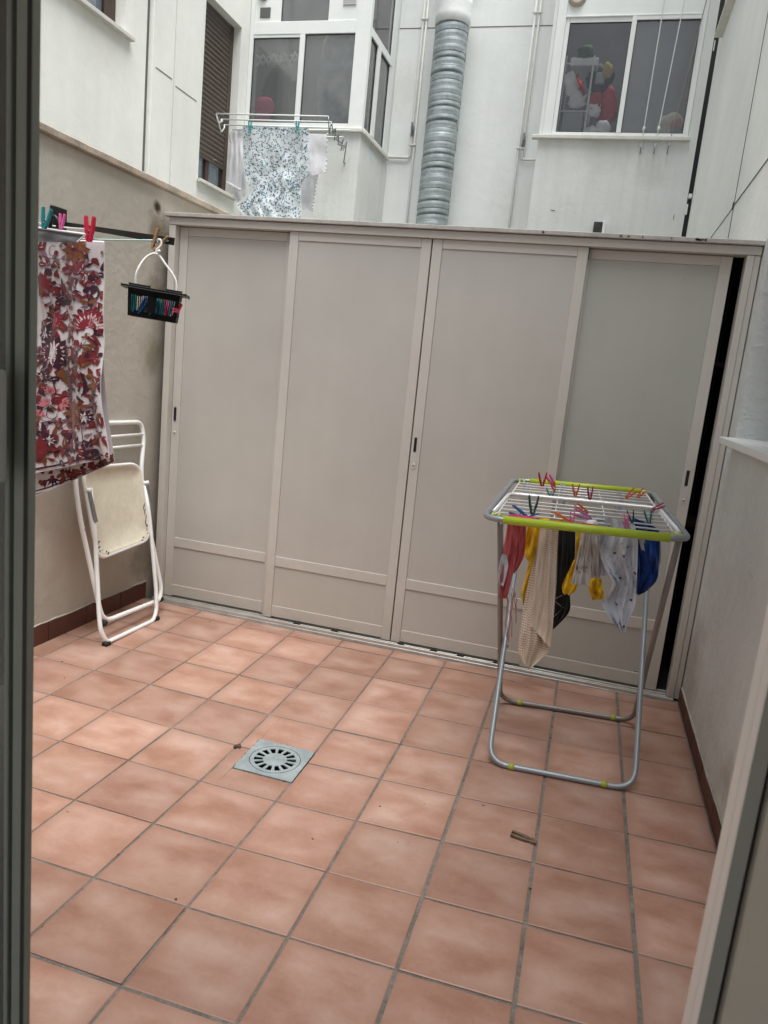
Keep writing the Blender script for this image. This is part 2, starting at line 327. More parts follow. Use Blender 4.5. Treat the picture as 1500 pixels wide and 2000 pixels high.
def wall_holes(bm, to3, u0, u1, v0, v1, holes, depth=.15, mi=0, mi_rev=0):
    """front face of a wall with openings (u0,u1,v0,v1) and their reveals; to3(u, v, d) with d = depth behind the face"""
    us = sorted({u0, u1, *[h[i] for h in holes for i in (0, 1)]}); vs = sorted({v0, v1, *[h[i] for h in holes for i in (2, 3)]})
    us = [u for u in us if u0 <= u <= u1]; vs = [v for v in vs if v0 <= v <= v1]
    V = {}
    def vert(u, v):
        if (u, v) not in V: V[(u, v)] = bm.verts.new(to3(u, v, 0))
        return V[(u, v)]
    for i in range(len(us) - 1):
        for j in range(len(vs) - 1):
            cu, cv = (us[i] + us[i + 1]) / 2, (vs[j] + vs[j + 1]) / 2
            if any(h[0] < cu < h[1] and h[2] < cv < h[3] for h in holes): continue
            f = bm.faces.new((vert(us[i], vs[j]), vert(us[i + 1], vs[j]), vert(us[i + 1], vs[j + 1]), vert(us[i], vs[j + 1]))); f.material_index = mi
    for h in holes:
        a, b, c, d = h[:4]; dp = h[4] if len(h) > 4 else depth
        for (p, q) in (((a, c), (b, c)), ((b, c), (b, d)), ((b, d), (a, d)), ((a, d), (a, c))):
            quad(bm, to3(*p, 0), to3(*q, 0), to3(*q, dp), to3(*p, dp), mi_rev)
def lathe(bm, prof, c, axis=Vector((0, 0, 1)), seg=24, mi=0, caps=False):
    ax = axis.normalized(); n = ax.orthogonal().normalized(); b = ax.cross(n); rings = []
    for (r, h) in prof:
        rings.append([bm.verts.new(Vector(c) + ax * h + (n * math.cos(2 * PI * k / seg) + b * math.sin(2 * PI * k / seg)) * r) for k in range(seg)])
    for i in range(len(rings) - 1):
        for k in range(seg):
            f = bm.faces.new((rings[i][k], rings[i][(k + 1) % seg], rings[i + 1][(k + 1) % seg], rings[i + 1][k])); f.material_index = mi; f.smooth = True
    if caps:
        bm.faces.new(list(reversed(rings[0]))).material_index = mi; bm.faces.new(rings[-1]).material_index = mi
BM = bmesh.new

# ------------------------------------------------------------------ floor
S = .3
def zf(x, y):
    dx = x / S + .35; dy = y / S - .8; r = math.hypot(dx, dy)
    return S * (.02630461 * r - .00016239 * r * r + .00170826 * dx - .01591231 * dy)
DX0, DX1, DY0, DY1 = -.241, .001, .138, .380
def build_floor():
    bm = BM(); lt = bm.loops.layers.float_color.new('tile'); lc = bm.loops.layers.float_color.new('cell')
    X0, X1, Y0, Y1 = -1.605, 1.502, -1.72, 1.60
    gx = {i: (.0085 if i < 2 else .0125) * R_(.85, 1.15) for i in range(-8, 9)}; gy = {j: .0085 * R_(.8, 1.25) for j in range(-8, 9)}
    xl = sorted({X0, X1, DX0, DX1, *[i * S for i in range(-5, 6)]}); yl = sorted({Y0, Y1 + .03, DY0, DY1, *[j * S for j in range(-5, 6)]})
    for a, b in zip(xl, xl[1:]):
        for c, d in zip(yl, yl[1:]):
            if DX0 <= a < DX1 and DY0 <= c < DY1: continue
            f = quad(bm, *[(x, y, zf(x, y) - .0035) for x, y in ((a, c), (b, c), (b, d), (a, d))], 1)
            for l in f.loops: l[lt] = (.5, .5, .5, 1); l[lc] = (.5, .5, .5, 1)
    for i in range(-6, 6):
        for j in range(-6, 6):
            cell = (i * S + gx[i] / 2, (i + 1) * S - gx[i + 1] / 2, j * S + gy[j] / 2, (j + 1) * S - gy[j + 1] / 2)
            x0, x1, y0, y1 = max(cell[0], X0), min(cell[1], X1), max(cell[2], Y0), min(cell[3], Y1)
            if x1 - x0 < .01 or y1 - y0 < .01: continue
            col = (R_(0, 1), R_(0, 1), R_(0, 1), 1); tz, ta, tb = R_(-.0009, .0012), R_(-.005, .005), R_(-.006, .006)
            pieces = [(x0, x1, y0, y1)]
            ex = .006
            if x0 < DX1 and x1 > DX0 and y0 < DY1 and y1 > DY0:
                pieces = []
                if x0 < DX0 - ex: pieces.append((x0, DX0 - .002, y0, y1))
                if x1 > DX1 + ex: pieces.append((DX1 + .002, x1, y0, y1))
                ax, bx = max(x0, DX0 - .002), min(x1, DX1 + .002)
                if y0 < DY0 - ex: pieces.append((ax, bx, y0, DY0 - .002))
                if y1 > DY1 + ex: pieces.append((ax, bx, DY1 + .002, y1))
            for (a, b, c, d) in pieces:
                n = 4; bv = .0032
                def P(x, y, dz): return (x, y, zf(x, y) + dz + tz + ta * (x - cell[0] - .15) + tb * (y - cell[2] - .15))
                outer = [(a, c), (b, c), (b, d), (a, d)]; inner = [(a + bv, c + bv), (b - bv, c + bv), (b - bv, d - bv), (a + bv, d - bv)]
                vo = [bm.verts.new(P(*p, -.0045)) for p in outer]; vm = [bm.verts.new(P(*p, -.0016)) for p in outer]; vi = [bm.verts.new(P(*p, 0)) for p in inner]
                fs = [bm.faces.new(vi)]
                for k in range(4):
                    fs.append(bm.faces.new((vm[k], vm[(k + 1) % 4], vi[(k + 1) % 4], vi[k]))); fs.append(bm.faces.new((vo[k], vo[(k + 1) % 4], vm[(k + 1) % 4], vm[k])))
                for f in fs:
                    f.material_index = 0
                    for l in f.loops:
                        l[lt] = col; l[lc] = ((l.vert.co.x - cell[0]) / (cell[1] - cell[0]), (l.vert.co.y - cell[2]) / (cell[3] - cell[2]), 0, 1)
    o = link('floor', bm, ['floor_tile', 'grout']); o['kind'] = 'structure'
build_floor()
bm = BM()
for (a, b, c, d) in ((-40, -1.7, -40, 40), (1.6, 40, -40, 40), (-1.7, 1.6, 1.66, 40), (-1.7, 1.6, -40, -1.72)): quad(bm, (a, c, -.06), (b, c, -.06), (b, d, -.06), (a, d, -.06))
o = link('ground', bm, 'grout'); o['kind'] = 'structure'

# drain
t = thing('floor_drain', 'square grey metal floor drain with ring of slots set in the terracotta tiles', 'drain', (-.12, .259, 0))
def build_drain():
    cx, cy = -.1215, .262; hw = .121; z = .0065; n = 14; r0, r1, r2 = .047, .082, .098
    bm = BM()
    def P(r, a, dz=0): return Vector((cx + r * math.cos(a), cy + r * math.sin(a), z + dz + .02 * 0))
    def SQ(a, dz=0):
        c, s = math.cos(a), math.sin(a); k = hw / max(abs(c), abs(s)); return Vector((cx + c * k, cy + s * k, z + dz))
    sub = 3
    angs = []
    for k in range(n):
        a0 = 2 * PI * k / n; w = 2 * PI / n; angs.append((a0, a0 + w * .36, False)); angs.append((a0 + w * .36, a0 + w, True))
    for (a0, a1, hole) in angs:
        for s in range(sub):
            u, v = a0 + (a1 - a0) * s / sub, a0 + (a1 - a0) * (s + 1) / sub
            f = bm.faces.new([bm.verts.new(P(0, 0)), bm.verts.new(P(r0, u)), bm.verts.new(P(r0, v))])
            if not hole: quad(bm, P(r0, u), P(r1, u), P(r1, v), P(r0, v))
            else:
                quad(bm, P(r0, v), P(r0, u), P(r0, u, -.004), P(r0, v, -.004)); quad(bm, P(r1, u), P(r1, v), P(r1, v, -.004), P(r1, u, -.004))
            quad(bm, P(r1, u), P(r2, u), P(r2, v), P(r1, v))
            quad(bm, P(r2, u), P(r2 + .0012, u, -.0025), P(r2 + .0012, v, -.0025), P(r2, v), 1); quad(bm, P(r2 + .0012, u, -.0025), P(r2 + .0024, u), P(r2 + .0024, v), P(r2 + .0012, v, -.0025), 1)
            quad(bm, P(r2 + .0024, u), SQ(u), SQ(v), P(r2 + .0024, v))
        if hole:
            for a in (a0, a1): quad(bm, P(r0, a), P(r1, a), P(r1, a, -.004), P(r0, a, -.004))
    c4 = [(cx - hw, cy - hw), (cx + hw, cy - hw), (cx + hw, cy + hw), (cx - hw, cy + hw)]
    # fill the four corners outside the sampled square and the rim
    for k in range(4):
        a, b = c4[k], c4[(k + 1) % 4]; quad(bm, (*a, z), (*b, z), (*b, z - .006), (*a, z - .006))
    bmesh.ops.remove_doubles(bm, verts=bm.verts, dist=1e-5)
    for v in bm.verts: v.co.z += -.028 * (v.co.y - cy) * 0
    bmesh.ops.recalc_face_normals(bm, faces=bm.faces)
    part('plate', bm, ['drain_plate', 'gasket'], t)
    bm = BM(); h = hw - .004
    for k in range(4):
        a, b = [(cx + s[0] * h, cy + s[1] * h) for s in ((-1, -1), (1, -1), (1, 1), (-1, 1), (-1, -1))][k:k + 2]
        quad(bm, (*a, z - .005), (*b, z - .005), (*b, z - .2), (*a, z - .2))
    quad(bm, (cx - h, cy - h, z - .2), (cx + h, cy - h, z - .2), (cx + h, cy + h, z - .2), (cx - h, cy + h, z - .2))
    part('well', bm, 'dark_gap', t)
build_drain()
rnd = random.Random(6)
for k in range(22):
    e = rnd.randrange(4); q_ = rnd.uniform(-.118, .118); o_ = .1235; x, y = [(q_, -o_), (o_, q_), (q_, o_), (-o_, q_)][e]; bm = BM(); r = rnd.uniform(.0015, .004)
    bmesh.ops.create_icosphere(bm, subdivisions=1, radius=r, matrix=Matrix.Translation((x - .1215, y + .262, .004)) @ Matrix.Diagonal((rnd.uniform(1, 3.5) if e % 2 == 0 else 1, rnd.uniform(1, 3.5) if e % 2 else 1, .7, 1))); part('silt', bm, 'rust', t)

# ------------------------------------------------------------------ left patio wall (low, with coping and tiled skirting)
t = thing('patio_wall', 'low beige rendered patio wall with stone coping and brown tile skirting, on the left', 'wall', (-1.7, 1.5, 0))
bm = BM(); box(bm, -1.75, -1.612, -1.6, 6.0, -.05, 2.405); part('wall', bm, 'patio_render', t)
bm = BM(); y = -1.6
while y < 6:
    L = 1.0; box(bm, -1.78, -1.585, y + .002, min(y + L - .002, 6.0), 2.407, 2.44 + R_(-.001, .001), .004); y += L
part('coping', bm, 'coping_stone', t)
def skirting(x_wall, sgn, y0, y1, h, parent, top_mortar=True):
    bm = BM(); lt = bm.loops.layers.float_color.new('tile'); lc = bm.loops.layers.float_color.new('cell'); y = y0
    while y < y1 - .02:
        e = min(y + .297, y1); xa, xb = sorted((x_wall, x_wall + sgn * .010)); before = set(bm.faces)
        vs = box(bm, xa, xb, y, e - .004, -.05, 0, .0015); col = (R_(0, 1), R_(0, 1), R_(0, 1), 1)
        for f in set(bm.faces) - before:
            for l in f.loops: l[lt] = col; l[lc] = (.5, .5, .5, 1)
            for v in f.verts: v.tag = True
        for v in [v for v in bm.verts if v.tag]:
            if v.co.z > -.02: v.co.z += zf(x_wall, v.co.y) + h
            v.tag = False
        y = e
    part('skirting', bm, 'skirting_tile', parent)
    if top_mortar:
        bm = BM(); n = int((y1 - y0) / .05)
        pts = [(x_wall + sgn * .003, y0 + (y1 - y0) * i / n, zf(x_wall, y0 + (y1 - y0) * i / n) + h + .004 + R_(-.003, .003)) for i in range(n + 1)]
        tube(bm, pts, [.005 * R_(.6, 1.3) for _ in pts], 6); part('mortar_line', bm, 'mortar', parent)
skirting(-1.612, 1, -1.6, 1.63, .098, t)
# ------------------------------------------------------------------ right wall with window recess and sill
t = thing('side_wall', 'pale rough rendered wall on the right with a window recess above a white sill', 'wall', (1.6, 1.2, 0))
bm = BM()
T3 = lambda u, v, d: Vector((1.51 + d, u, v))
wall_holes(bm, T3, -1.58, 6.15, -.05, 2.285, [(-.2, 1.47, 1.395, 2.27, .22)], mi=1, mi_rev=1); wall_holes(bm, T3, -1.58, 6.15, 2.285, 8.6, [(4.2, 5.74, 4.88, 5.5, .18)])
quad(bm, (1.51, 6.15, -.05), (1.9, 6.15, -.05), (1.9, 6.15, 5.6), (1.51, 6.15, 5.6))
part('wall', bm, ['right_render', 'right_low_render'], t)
bm = BM(); box(bm, 1.445, 1.729, -.22, 1.485, 1.362, 1.394, .003); part('sill', bm, 'white_frame', t)
bm = BM(); box(bm, 1.44, 1.69, 4.1, 5.78, 4.845, 4.879, .003); part('sill', bm, 'sill_stone', t)
for (a, b, c, d, x) in ((-.2, 1.47, 1.395, 2.27, 1.70), (4.2, 5.74, 4.88, 5.5, 1.66)):
    bm = BM(); w = .05
    box(bm, x, x + .05, a + .001, a + w, c + .001, d - .001); box(bm, x, x + .05, b - w, b - .001, c + .001, d - .001); box(bm, x, x + .05, a + w + .001, b - w - .001, c + .001, c + w); box(bm, x, x + .05, a + w + .001, b - w - .001, d - w, d - .001)
    fr = part('window', bm, 'brown_frame', t); bm = BM(); quad(bm, (x + .02, a + w, c + w), (x + .02, b - w, c + w), (x + .02, b - w, d - w), (x + .02, a + w, d - w)); part('pane', bm, 'dark_glass', fr)
bm = BM(); box(bm, 1.5065, 1.5095, 2.905, 2.913, 2.3, 5.55); box(bm, 1.5065, 1.5095, -1.5, 2.903, 2.722, 2.730); box(bm, 1.5065, 1.5095, 2.915, 6.1, 2.718, 2.7225)
part('joint', bm, 'groove', t)
skirting(1.51, -1, -1.58, 1.63, .072, t)
bm = BM(); bmesh.ops.create_uvsphere(bm, u_segments=8, v_segments=6, radius=.02, matrix=Matrix.Translation((1.508, 2.93, 2.73)) @ Matrix.Diagonal((.3, 1, 1.3, 1))); part('crack', bm, 'dark_gap', t)

# ------------------------------------------------------------------ sliding-door storage wardrobe
t = thing('storage_wardrobe', 'wide beige grey wardrobe with four sliding doors across the back of the patio', 'wardrobe', (0, 1.9, 0))
bm = BM()   # carcass
for (a, b, c, d, e, f) in ((-1.549, -1.535, 1.72, 2.30, 0, 2.24), (1.49, 1.504, 1.72, 2.30, 0, 2.24), (-1.53, 1.488, 2.285, 2.30, 0, 2.24), (-1.53, 1.488, 1.72, 2.28, .03, .045), (-1.53, 1.488, 1.72, 2.28, 2.225, 2.24)): box(bm, a, b, c, d, e, f)
part('carcass', bm, 'cabinet_inside', t)
for zz in (1.72, .9): bm = BM(); box(bm, .7, 1.487, 1.85, 2.28, zz, zz + .022); part('shelf', bm, 'box_brown', t)
bm = BM()   # fixed frame: posts and header
box(bm, -1.552, -1.512, 1.633, 1.719, .045, 2.218, .002); box(bm, 1.447, 1.478, 1.633, 1.719, .045, 2.218, .002); box(bm, 1.4785, 1.505, 1.638, 1.719, .04, 2.218, .002)
box(bm, -1.552, 1.505, 1.631, 1.719, 2.22, 2.2585, .002); part('frame', bm, 'cabinet_paint', t)
bm = BM(); nseg = 30
box(bm, -1.575, 1.53, 1.612, 2.34, 2.261, 2.281, .002)
lid = part('lid', bm, 'cabinet_lid', t)
rnd = random.Random(21)
for k in range(8):
    a = rnd.uniform(.45, 1.3) if k else -.40; w = rnd.uniform(.006, .022) if k not in (2,) else .05; n_ = 9
    up_ = [(a + w * i / n_, 2.272 + rnd.uniform(-.001, .006)) for i in range(n_ + 1)]; lo_ = [(a + w * i / n_, 2.268 - rnd.uniform(-.001, .004)) for i in range(n_ + 1)]
    if k: bm = BM(); bm.faces.new([bm.verts.new((x_, 1.6112, z_)) for x_, z_ in lo_ + up_[::-1]]); part('paint_chip', bm, 'rust', lid)
bm = BM()   # bottom track, ridged
zb = lambda x: .012
for (y0, y1, z0, z1) in ((1.612, 1.724, .008, .028), (1.614, 1.619, .0285, .046), (1.641, 1.645, .0285, .043), (1.674, 1.678, .0285, .043), (1.711, 1.715, .0285, .046)): box(bm, -1.550, 1.477, y0, y1, z0, z1, .0015)
part('bottom_track', bm, 'track_metal', t)
bm = BM(); box(bm, -1.549, 1.476, 1.6085, 1.611, .002, .010); part('track_seal', bm, 'dark_gap', t)
for x in (-.62, -.385, .01, .20, .35, .55): bm = BM(); box(bm, x, x + .035, 1.6205, 1.640, .0285, .052); part('track_clip', bm, 'rubber', t)
DOORS = [(-1.510, -.80, 1.679, 'left', 'rear'), (-.826, -.043, 1.646, 'right', 'front'), (-.036, .740, 1.646, 'left', 'front'), (.70, 1.394, 1.679, 'right', 'rear')]
for i, (x0, x1, y0, side, tr) in enumerate(DOORS):
    th = .026; z0, z1 = .047, 2.2188 if tr == 'front' else 2.2165; sw = .052; mz0, mz1 = .362, .420; bz = .122; tz = z1 - .045
    bm = BM()
    box(bm, x0, x0 + sw, y0, y0 + th, z0, z1, .002); box(bm, x1 - sw, x1, y0, y0 + th, z0, z1, .002)
    for (a, b) in ((tz, z1), (mz0, mz1), (z0 + .008, bz)): box(bm, x0 + sw + .0006, x1 - sw - .0006, y0 + .0015, y0 + th - .001, a, b, .0015)
    d = part('door', bm, 'cabinet_paint', t)
    bm = BM()
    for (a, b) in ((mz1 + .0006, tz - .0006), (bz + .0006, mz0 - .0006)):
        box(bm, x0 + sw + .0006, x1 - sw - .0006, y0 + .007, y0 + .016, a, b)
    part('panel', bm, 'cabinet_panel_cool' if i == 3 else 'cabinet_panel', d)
    if i == 1: continue
    hx = x0 + .022 if side == 'left' else x1 - .030; hz = 1.165
    bm = BM()
    if i > 0:
        pts = []
        for sy in (1, -1):
            for k in range(9):
                a = PI * k / 8 + (0 if sy == 1 else PI); pts.append((hx + .0155 * math.cos(a), (.105 if sy == 1 else -.105) + .0155 * math.sin(a)))
        vs = [bm.verts.new((p[0], y0 - .0022, hz - .012 + p[1])) for p in pts]; bm.faces.new(vs); r = bmesh.ops.extrude_face_region(bm, geom=list(bm.faces)); bmesh.ops.translate(bm, verts=[v for v in r['geom'] if isinstance(v, bmesh.types.BMVert)], vec=(0, .0015, 0))
        bmesh.ops.recalc_face_normals(bm, faces=bm.faces); hp = part('handle', bm, 'cabinet_paint', d)
    else: hp = d
    bm = BM(); box(bm, hx - .0075, hx + .0075, y0 - .0036, y0 - .0024 if i else y0 - .0005, hz - .045, hz + .045, 0)
    es = [e for e in bm.edges if abs(e.verts[0].co.y - e.verts[1].co.y) > .0005]; bmesh.ops.bevel(bm, geom=es, offset=.007, segments=4, affect='EDGES')
    part('finger_slot' if i else 'handle', bm, 'handle_slot', hp)
    bm = BM(); lathe(bm, [(.0, .004), (.005, .004), (.007, .0015), (.0075, 0)], (hx + .002, y0 - .0027 if i else y0, hz - .108), Vector((0, -1, 0)), 14); part('lock', bm, 'cabinet_paint', hp, True)
for q in ((-.829, -.826, 1.650, 1.70, 2.150, 2.2195), (.7405, .7435, 1.650, 1.70, 2.165, 2.2195)): bm = BM(); box(bm, *q); part('felt_strip', bm, 'rubber', t)

# ------------------------------------------------------------------ building on the left (upper storeys)
XL = -3.44
t = thing('left_building', 'white rendered house facade on the left with brown framed windows', 'building', (-3.6, 3, 0))
bm = BM(); TL = lambda u, v, d: Vector((XL - d, u, v))
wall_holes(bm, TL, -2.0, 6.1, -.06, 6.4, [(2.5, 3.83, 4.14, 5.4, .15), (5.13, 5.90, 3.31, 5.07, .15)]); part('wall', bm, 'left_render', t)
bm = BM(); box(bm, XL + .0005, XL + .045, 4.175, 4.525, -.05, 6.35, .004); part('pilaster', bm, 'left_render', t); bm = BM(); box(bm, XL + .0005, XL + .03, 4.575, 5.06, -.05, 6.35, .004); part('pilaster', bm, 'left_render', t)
bm = BM(); box(bm, XL + .044, XL + .0475, 4.23, 4.50, 4.027, 4.036); box(bm, XL + .029, XL + .0325, 4.59, 4.98, 4.00, 4.008); box(bm, XL + .0005, XL + .0028, 4.140, 4.170, 0, 6.35); part('joint', bm, 'groove', t)  # upright strip is the pilaster's shadow line painted dark; the others are joints
bm = BM(); box(bm, XL + .0015, XL + .06, 4.09, 4.165, 4.74, 4.83, .006); part('pipe_clip', bm, 'white_frame', t)
for (a, b, z) in ((2.44, 3.90, 4.105), (5.10, 5.94, 3.275)):
    bm = BM(); box(bm, XL - .149, XL + .055, a, b, z, z + .033, .003); part('sill', bm, 'sill_stone', t)
# brown window, top left
x = XL - .15
bm = BM(); box(bm, x, x + .05, 3.70, 3.829, 4.141, 5.399, .004); box(bm, x, x + .05, 2.5005, 2.58, 4.141, 5.399, .004); box(bm, x, x + .048, 2.581, 3.699, 4.141, 4.22, .004); box(bm, x, x + .048, 2.581, 3.699, 5.3, 5.399); box(bm, x + .0505, x + .065, 3.66, 3.74, 4.16, 5.3, .004)
w = part('window', bm, 'brown_frame', t); bm = BM(); quad(bm, (x + .02, 2.58, 4.22), (x + .02, 3.7, 4.22), (x + .02, 3.7, 5.3), (x + .02, 2.58, 5.3)); part('pane', bm, 'dark_glass', w)
# shutter window
bm = BM(); box(bm, x, x + .06, 5.815, 5.899, 3.311, 5.069, .004); box(bm, x, x + .06, 5.1305, 5.17, 3.311, 5.069, .004); box(bm, x, x + .05, 5.171, 5.814, 3.311, 3.37, .003); box(bm, x, x + .045, 5.46, 5.53, 3.371, 3.62, .003)
w = part('window', bm, 'brown_frame', t)
bm = BM(); quad(bm, (x + .015, 5.17, 3.37), (x + .015, 5.815, 3.37), (x + .015, 5.815, 5.06), (x + .015, 5.17, 5.06)); part('pane', bm, 'dark_glass', w)
bm = BM(); z = 3.60; k = 0
while z < 5.06:
    h = .047; n = 4; prof = [(x + .052 + .009 * math.sin(PI * j / n), z + h * j / n) for j in range(n + 1)]
    for j in range(n): quad(bm, (prof[j][0], 5.172, prof[j][1]), (prof[j][0], 5.813, prof[j][1]), (prof[j + 1][0], 5.813, prof[j + 1][1]), (prof[j + 1][0], 5.172, prof[j + 1][1]))
    z += h + .002
box(bm, x + .045, x + .068, 5.172, 5.813, 3.575, 3.60, .002)
sh = part('roller_shutter', bm, 'shutter_slat', w)
bm = BM(); tube(bm, [(x + .07, 5.56, 3.61), (x + .08, 5.62, 3.625), (x + .07, 5.68, 3.61)], .004, 6); part('pull', bm, 'steel', sh)

# ------------------------------------------------------------------ rear building: back wall, two bays
t = thing('rear_building', 'pale rendered rear facade with two projecting white glazed bays', 'building', (-.5, 7.2, 0))
YB = 7.2
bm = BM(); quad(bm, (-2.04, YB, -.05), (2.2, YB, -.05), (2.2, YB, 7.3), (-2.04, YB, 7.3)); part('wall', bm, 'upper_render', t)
bm = BM(); box(bm, -2.03, -.0, YB - .003, YB - .0005, 5.583, 5.592); part('joint', bm, 'groove', t)
def frame_rect(bm, x0, x1, z0, z1, y, w, th, bev=.003):
    box(bm, x0, x0 + w, y, y + th, z0, z1, bev); box(bm, x1 - w, x1, y, y + th, z0, z1, bev); box(bm, x0 + w + .0005, x1 - w - .0005, y + .001, y + th - .001, z0, z0 + w, bev); box(bm, x0 + w + .0005, x1 - w - .0005, y + .001, y + th - .001, z1 - w, z1, bev)
# left bay
bay = None
bm = BM(); TB = lambda u, v, d: Vector((u, 6.1 + d, v))
wall_holes(bm, TB, -3.44, -2.03, -.06, 6.4, [(-3.43, -2.04, 4.115, 6.6, .02)])
TS = lambda u, v, d: Vector((-2.03 - d, u, v))
wall_holes(bm, TS, 6.1, 7.2, -.06, 7.3, [(6.11, 7.10, 4.115, 6.6, .02)])
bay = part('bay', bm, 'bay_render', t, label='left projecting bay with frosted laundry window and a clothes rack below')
bm = BM(); box(bm, -3.438, -2.0, 6.055, 6.12, 4.073, 4.112, .004); part('sill', bm, 'sill_stone', bay); bm = BM(); box(bm, -2.07, -1.99, 6.121, 7.13, 4.073, 4.112, .004); part('sill', bm, 'sill_stone', bay)
bm = BM(); y = 6.085
box(bm, -3.436, -3.388, y, y + .05, 4.114, 6.55, .003); box(bm, -2.183, -2.018, y - .003, y + .065, 4.114, 6.55, .004)      # posts
box(bm, -3.3875, -2.1835, y + .001, y + .05, 4.114, 4.165, .003); box(bm, -3.3875, -2.1835, y - .004, y + .05, 5.076, 5.205, .003)   # sill rail, transom
box(bm, -2.824, -2.764, y - .006, y + .045, 4.1655, 5.0755, .003); box(bm, -3.3875, -2.825, y + .003, y + .03, 5.045, 5.0755, .002)
box(bm, -3.3875, -3.072, y + .004, y + .045, 5.2055, 6.5, .002); box(bm, -2.512, -2.1835, y + .004, y + .045, 5.2055, 6.5, .002)
f1 = part('window_frame', bm, 'white_frame', bay)
for (a, b, c, d, m) in ((-3.387, -2.825, 4.166, 5.045, 'frosted_glass'), (-2.763, -2.184, 4.166, 5.075, 'frosted_glass'), (-3.071, -2.513, 5.206, 6.4, 'frosted_glass')):
    bm = BM(); quad(bm, (a, y + .025, c), (b, y + .025, c), (b, y + .025, d), (a, y + .025, d)); part('pane', bm, m, f1)
    bm = BM(); g = .006
    for (q0, q1, q2, q3) in ((a, a + g, c, d), (b - g, b, c, d), (a + g, b - g, c, c + g), (a + g, b - g, d - g, d)): box(bm, q0 + .0002, q1 - .0002, y + .014, y + .0235, q2 + .0002, q3 - .0002)
    part('gasket', bm, 'gasket', f1)
bm = BM(); box(bm, -3.325, -3.20, y - .004, y + .003, 5.245, 5.35, .002); part('vent', bm, 'groove', bay)
bm = BM(); box(bm, -2.35, -2.20, y - .006, y + .003, 5.348, 5.50, .002)
for k in range(7): box(bm, -2.345, -2.205, y - .010, y - .0065, 5.355 + k * .02, 5.367 + k * .02)
part('vent_grille', bm, 'vent_grille', bay)
bm = BM(); lathe(bm, [(.0, .03), (.05, .03), (.06, .0)], (-3.30, y - .001, 5.47), Vector((0, -1, 0)), 16); part('flue_cap', bm, 'beige_vent', bay, True)
bm = BM(); x = -2.045
def xb(bm, y0, y1, z0, z1, dx=0.): box(bm, x - .03 + dx, x + .025 + dx, y0, y1, z0, z1, .003)
xb(bm, 6.152, 6.165, 4.114, 6.5); xb(bm, 7.0, 7.1, 4.114, 6.5); xb(bm, 6.1655, 6.9995, 4.114, 4.15); xb(bm, 6.1655, 6.9995, 5.075, 5.16, .004); xb(bm, 6.42, 6.53, 4.1505, 5.0745, .006); xb(bm, 6.93, 6.9995, 4.1505, 5.0745); xb(bm, 6.93, 6.9995, 5.1605, 6.5)
f2 = part('window_frame', bm, 'white_frame', bay)
for (a, b, c, d, m) in ((6.165, 6.42, 4.15, 5.075, 'frosted_glass'), (6.53, 6.93, 4.15, 5.075, 'frosted_glass'), (6.165, 6.93, 5.16, 6.4, 'clear_glass')):
    bm = BM(); quad(bm, (x, a, c), (x, b, c), (x, b, d), (x, a, d)); part('pane', bm, m, f2)
    bm = BM(); g = .008
    for (q0, q1, q2, q3) in ((a, a + g, c, d), (b - g, b, c, d), (a + g, b - g, c, c + g), (a + g, b - g, d - g, d)): box(bm, x + .002, x + .012, q0 + .0002, q1 - .0002, q2 + .0002, q3 - .0002)
    part('gasket', bm, 'gasket', f2)
bm = BM(); quad(bm, (-3.42, 7.15, 4.0), (-2.06, 7.15, 4.0), (-2.06, 7.15, 6.6), (-3.42, 7.15, 6.6)); quad(bm, (-3.42, 6.13, 4.0), (-3.42, 7.15, 4.0), (-3.42, 7.15, 6.6), (-3.42, 6.13, 6.6)); quad(bm, (-3.42, 6.13, 4.0), (-2.06, 6.13, 4.0), (-2.06, 7.15, 4.0), (-3.42, 7.15, 4.0))  # no ceiling: left open so the sky brightens the things inside
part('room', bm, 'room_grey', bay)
# right bay
bm = BM()
wall_holes(bm, TB, -.085, 1.462, -.06, 7.3, [(-.05, 1.372, 4.08, 6.6, .02)])
quad(bm, (-.085, 6.1, -.06), (-.085, 7.2, -.06), (-.085, 7.2, 7.3), (-.085, 6.1, 7.3)); quad(bm, (1.462, 6.1, -.06), (1.462, 7.2, -.06), (1.462, 7.2, 7.3), (1.462, 6.1, 7.3))
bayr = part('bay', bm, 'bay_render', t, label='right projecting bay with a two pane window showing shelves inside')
bm = BM(); box(bm, -.15, 1.395, 6.045, 6.12, 4.04, 4.076, .004); part('sill', bm, 'sill_stone', bayr)
bm = BM()
box(bm, -.048, .04, y, y + .05, 4.078, 6.55, .003); box(bm, 1.33, 1.370, y, y + .05, 4.078, 6.55, .003)
box(bm, .0405, 1.3295, y + .001, y + .05, 4.078, 4.112, .003); box(bm, .0405, 1.3295, y - .004, y + .05, 5.18, 5.195, .003); box(bm, .0405, 1.3295, y + .006, y + .04, 5.196, 6.5, .002)
box(bm, .0405, .083, y + .012, y + .04, 4.1125, 5.1795, .003); box(bm, .68, .727, y - .005, y + .045, 4.1125, 5.1795, .003); box(bm, .0835, .6795, y + .012, y + .04, 5.135, 5.1795, .002); box(bm, .7275, 1.3295, y - .001, y + .04, 5.145, 5.1795, .002); box(bm, 1.318, 1.3295, y, y + .04, 4.1125, 5.1445, .001)
f3 = part('window_frame', bm, 'white_frame', bayr)
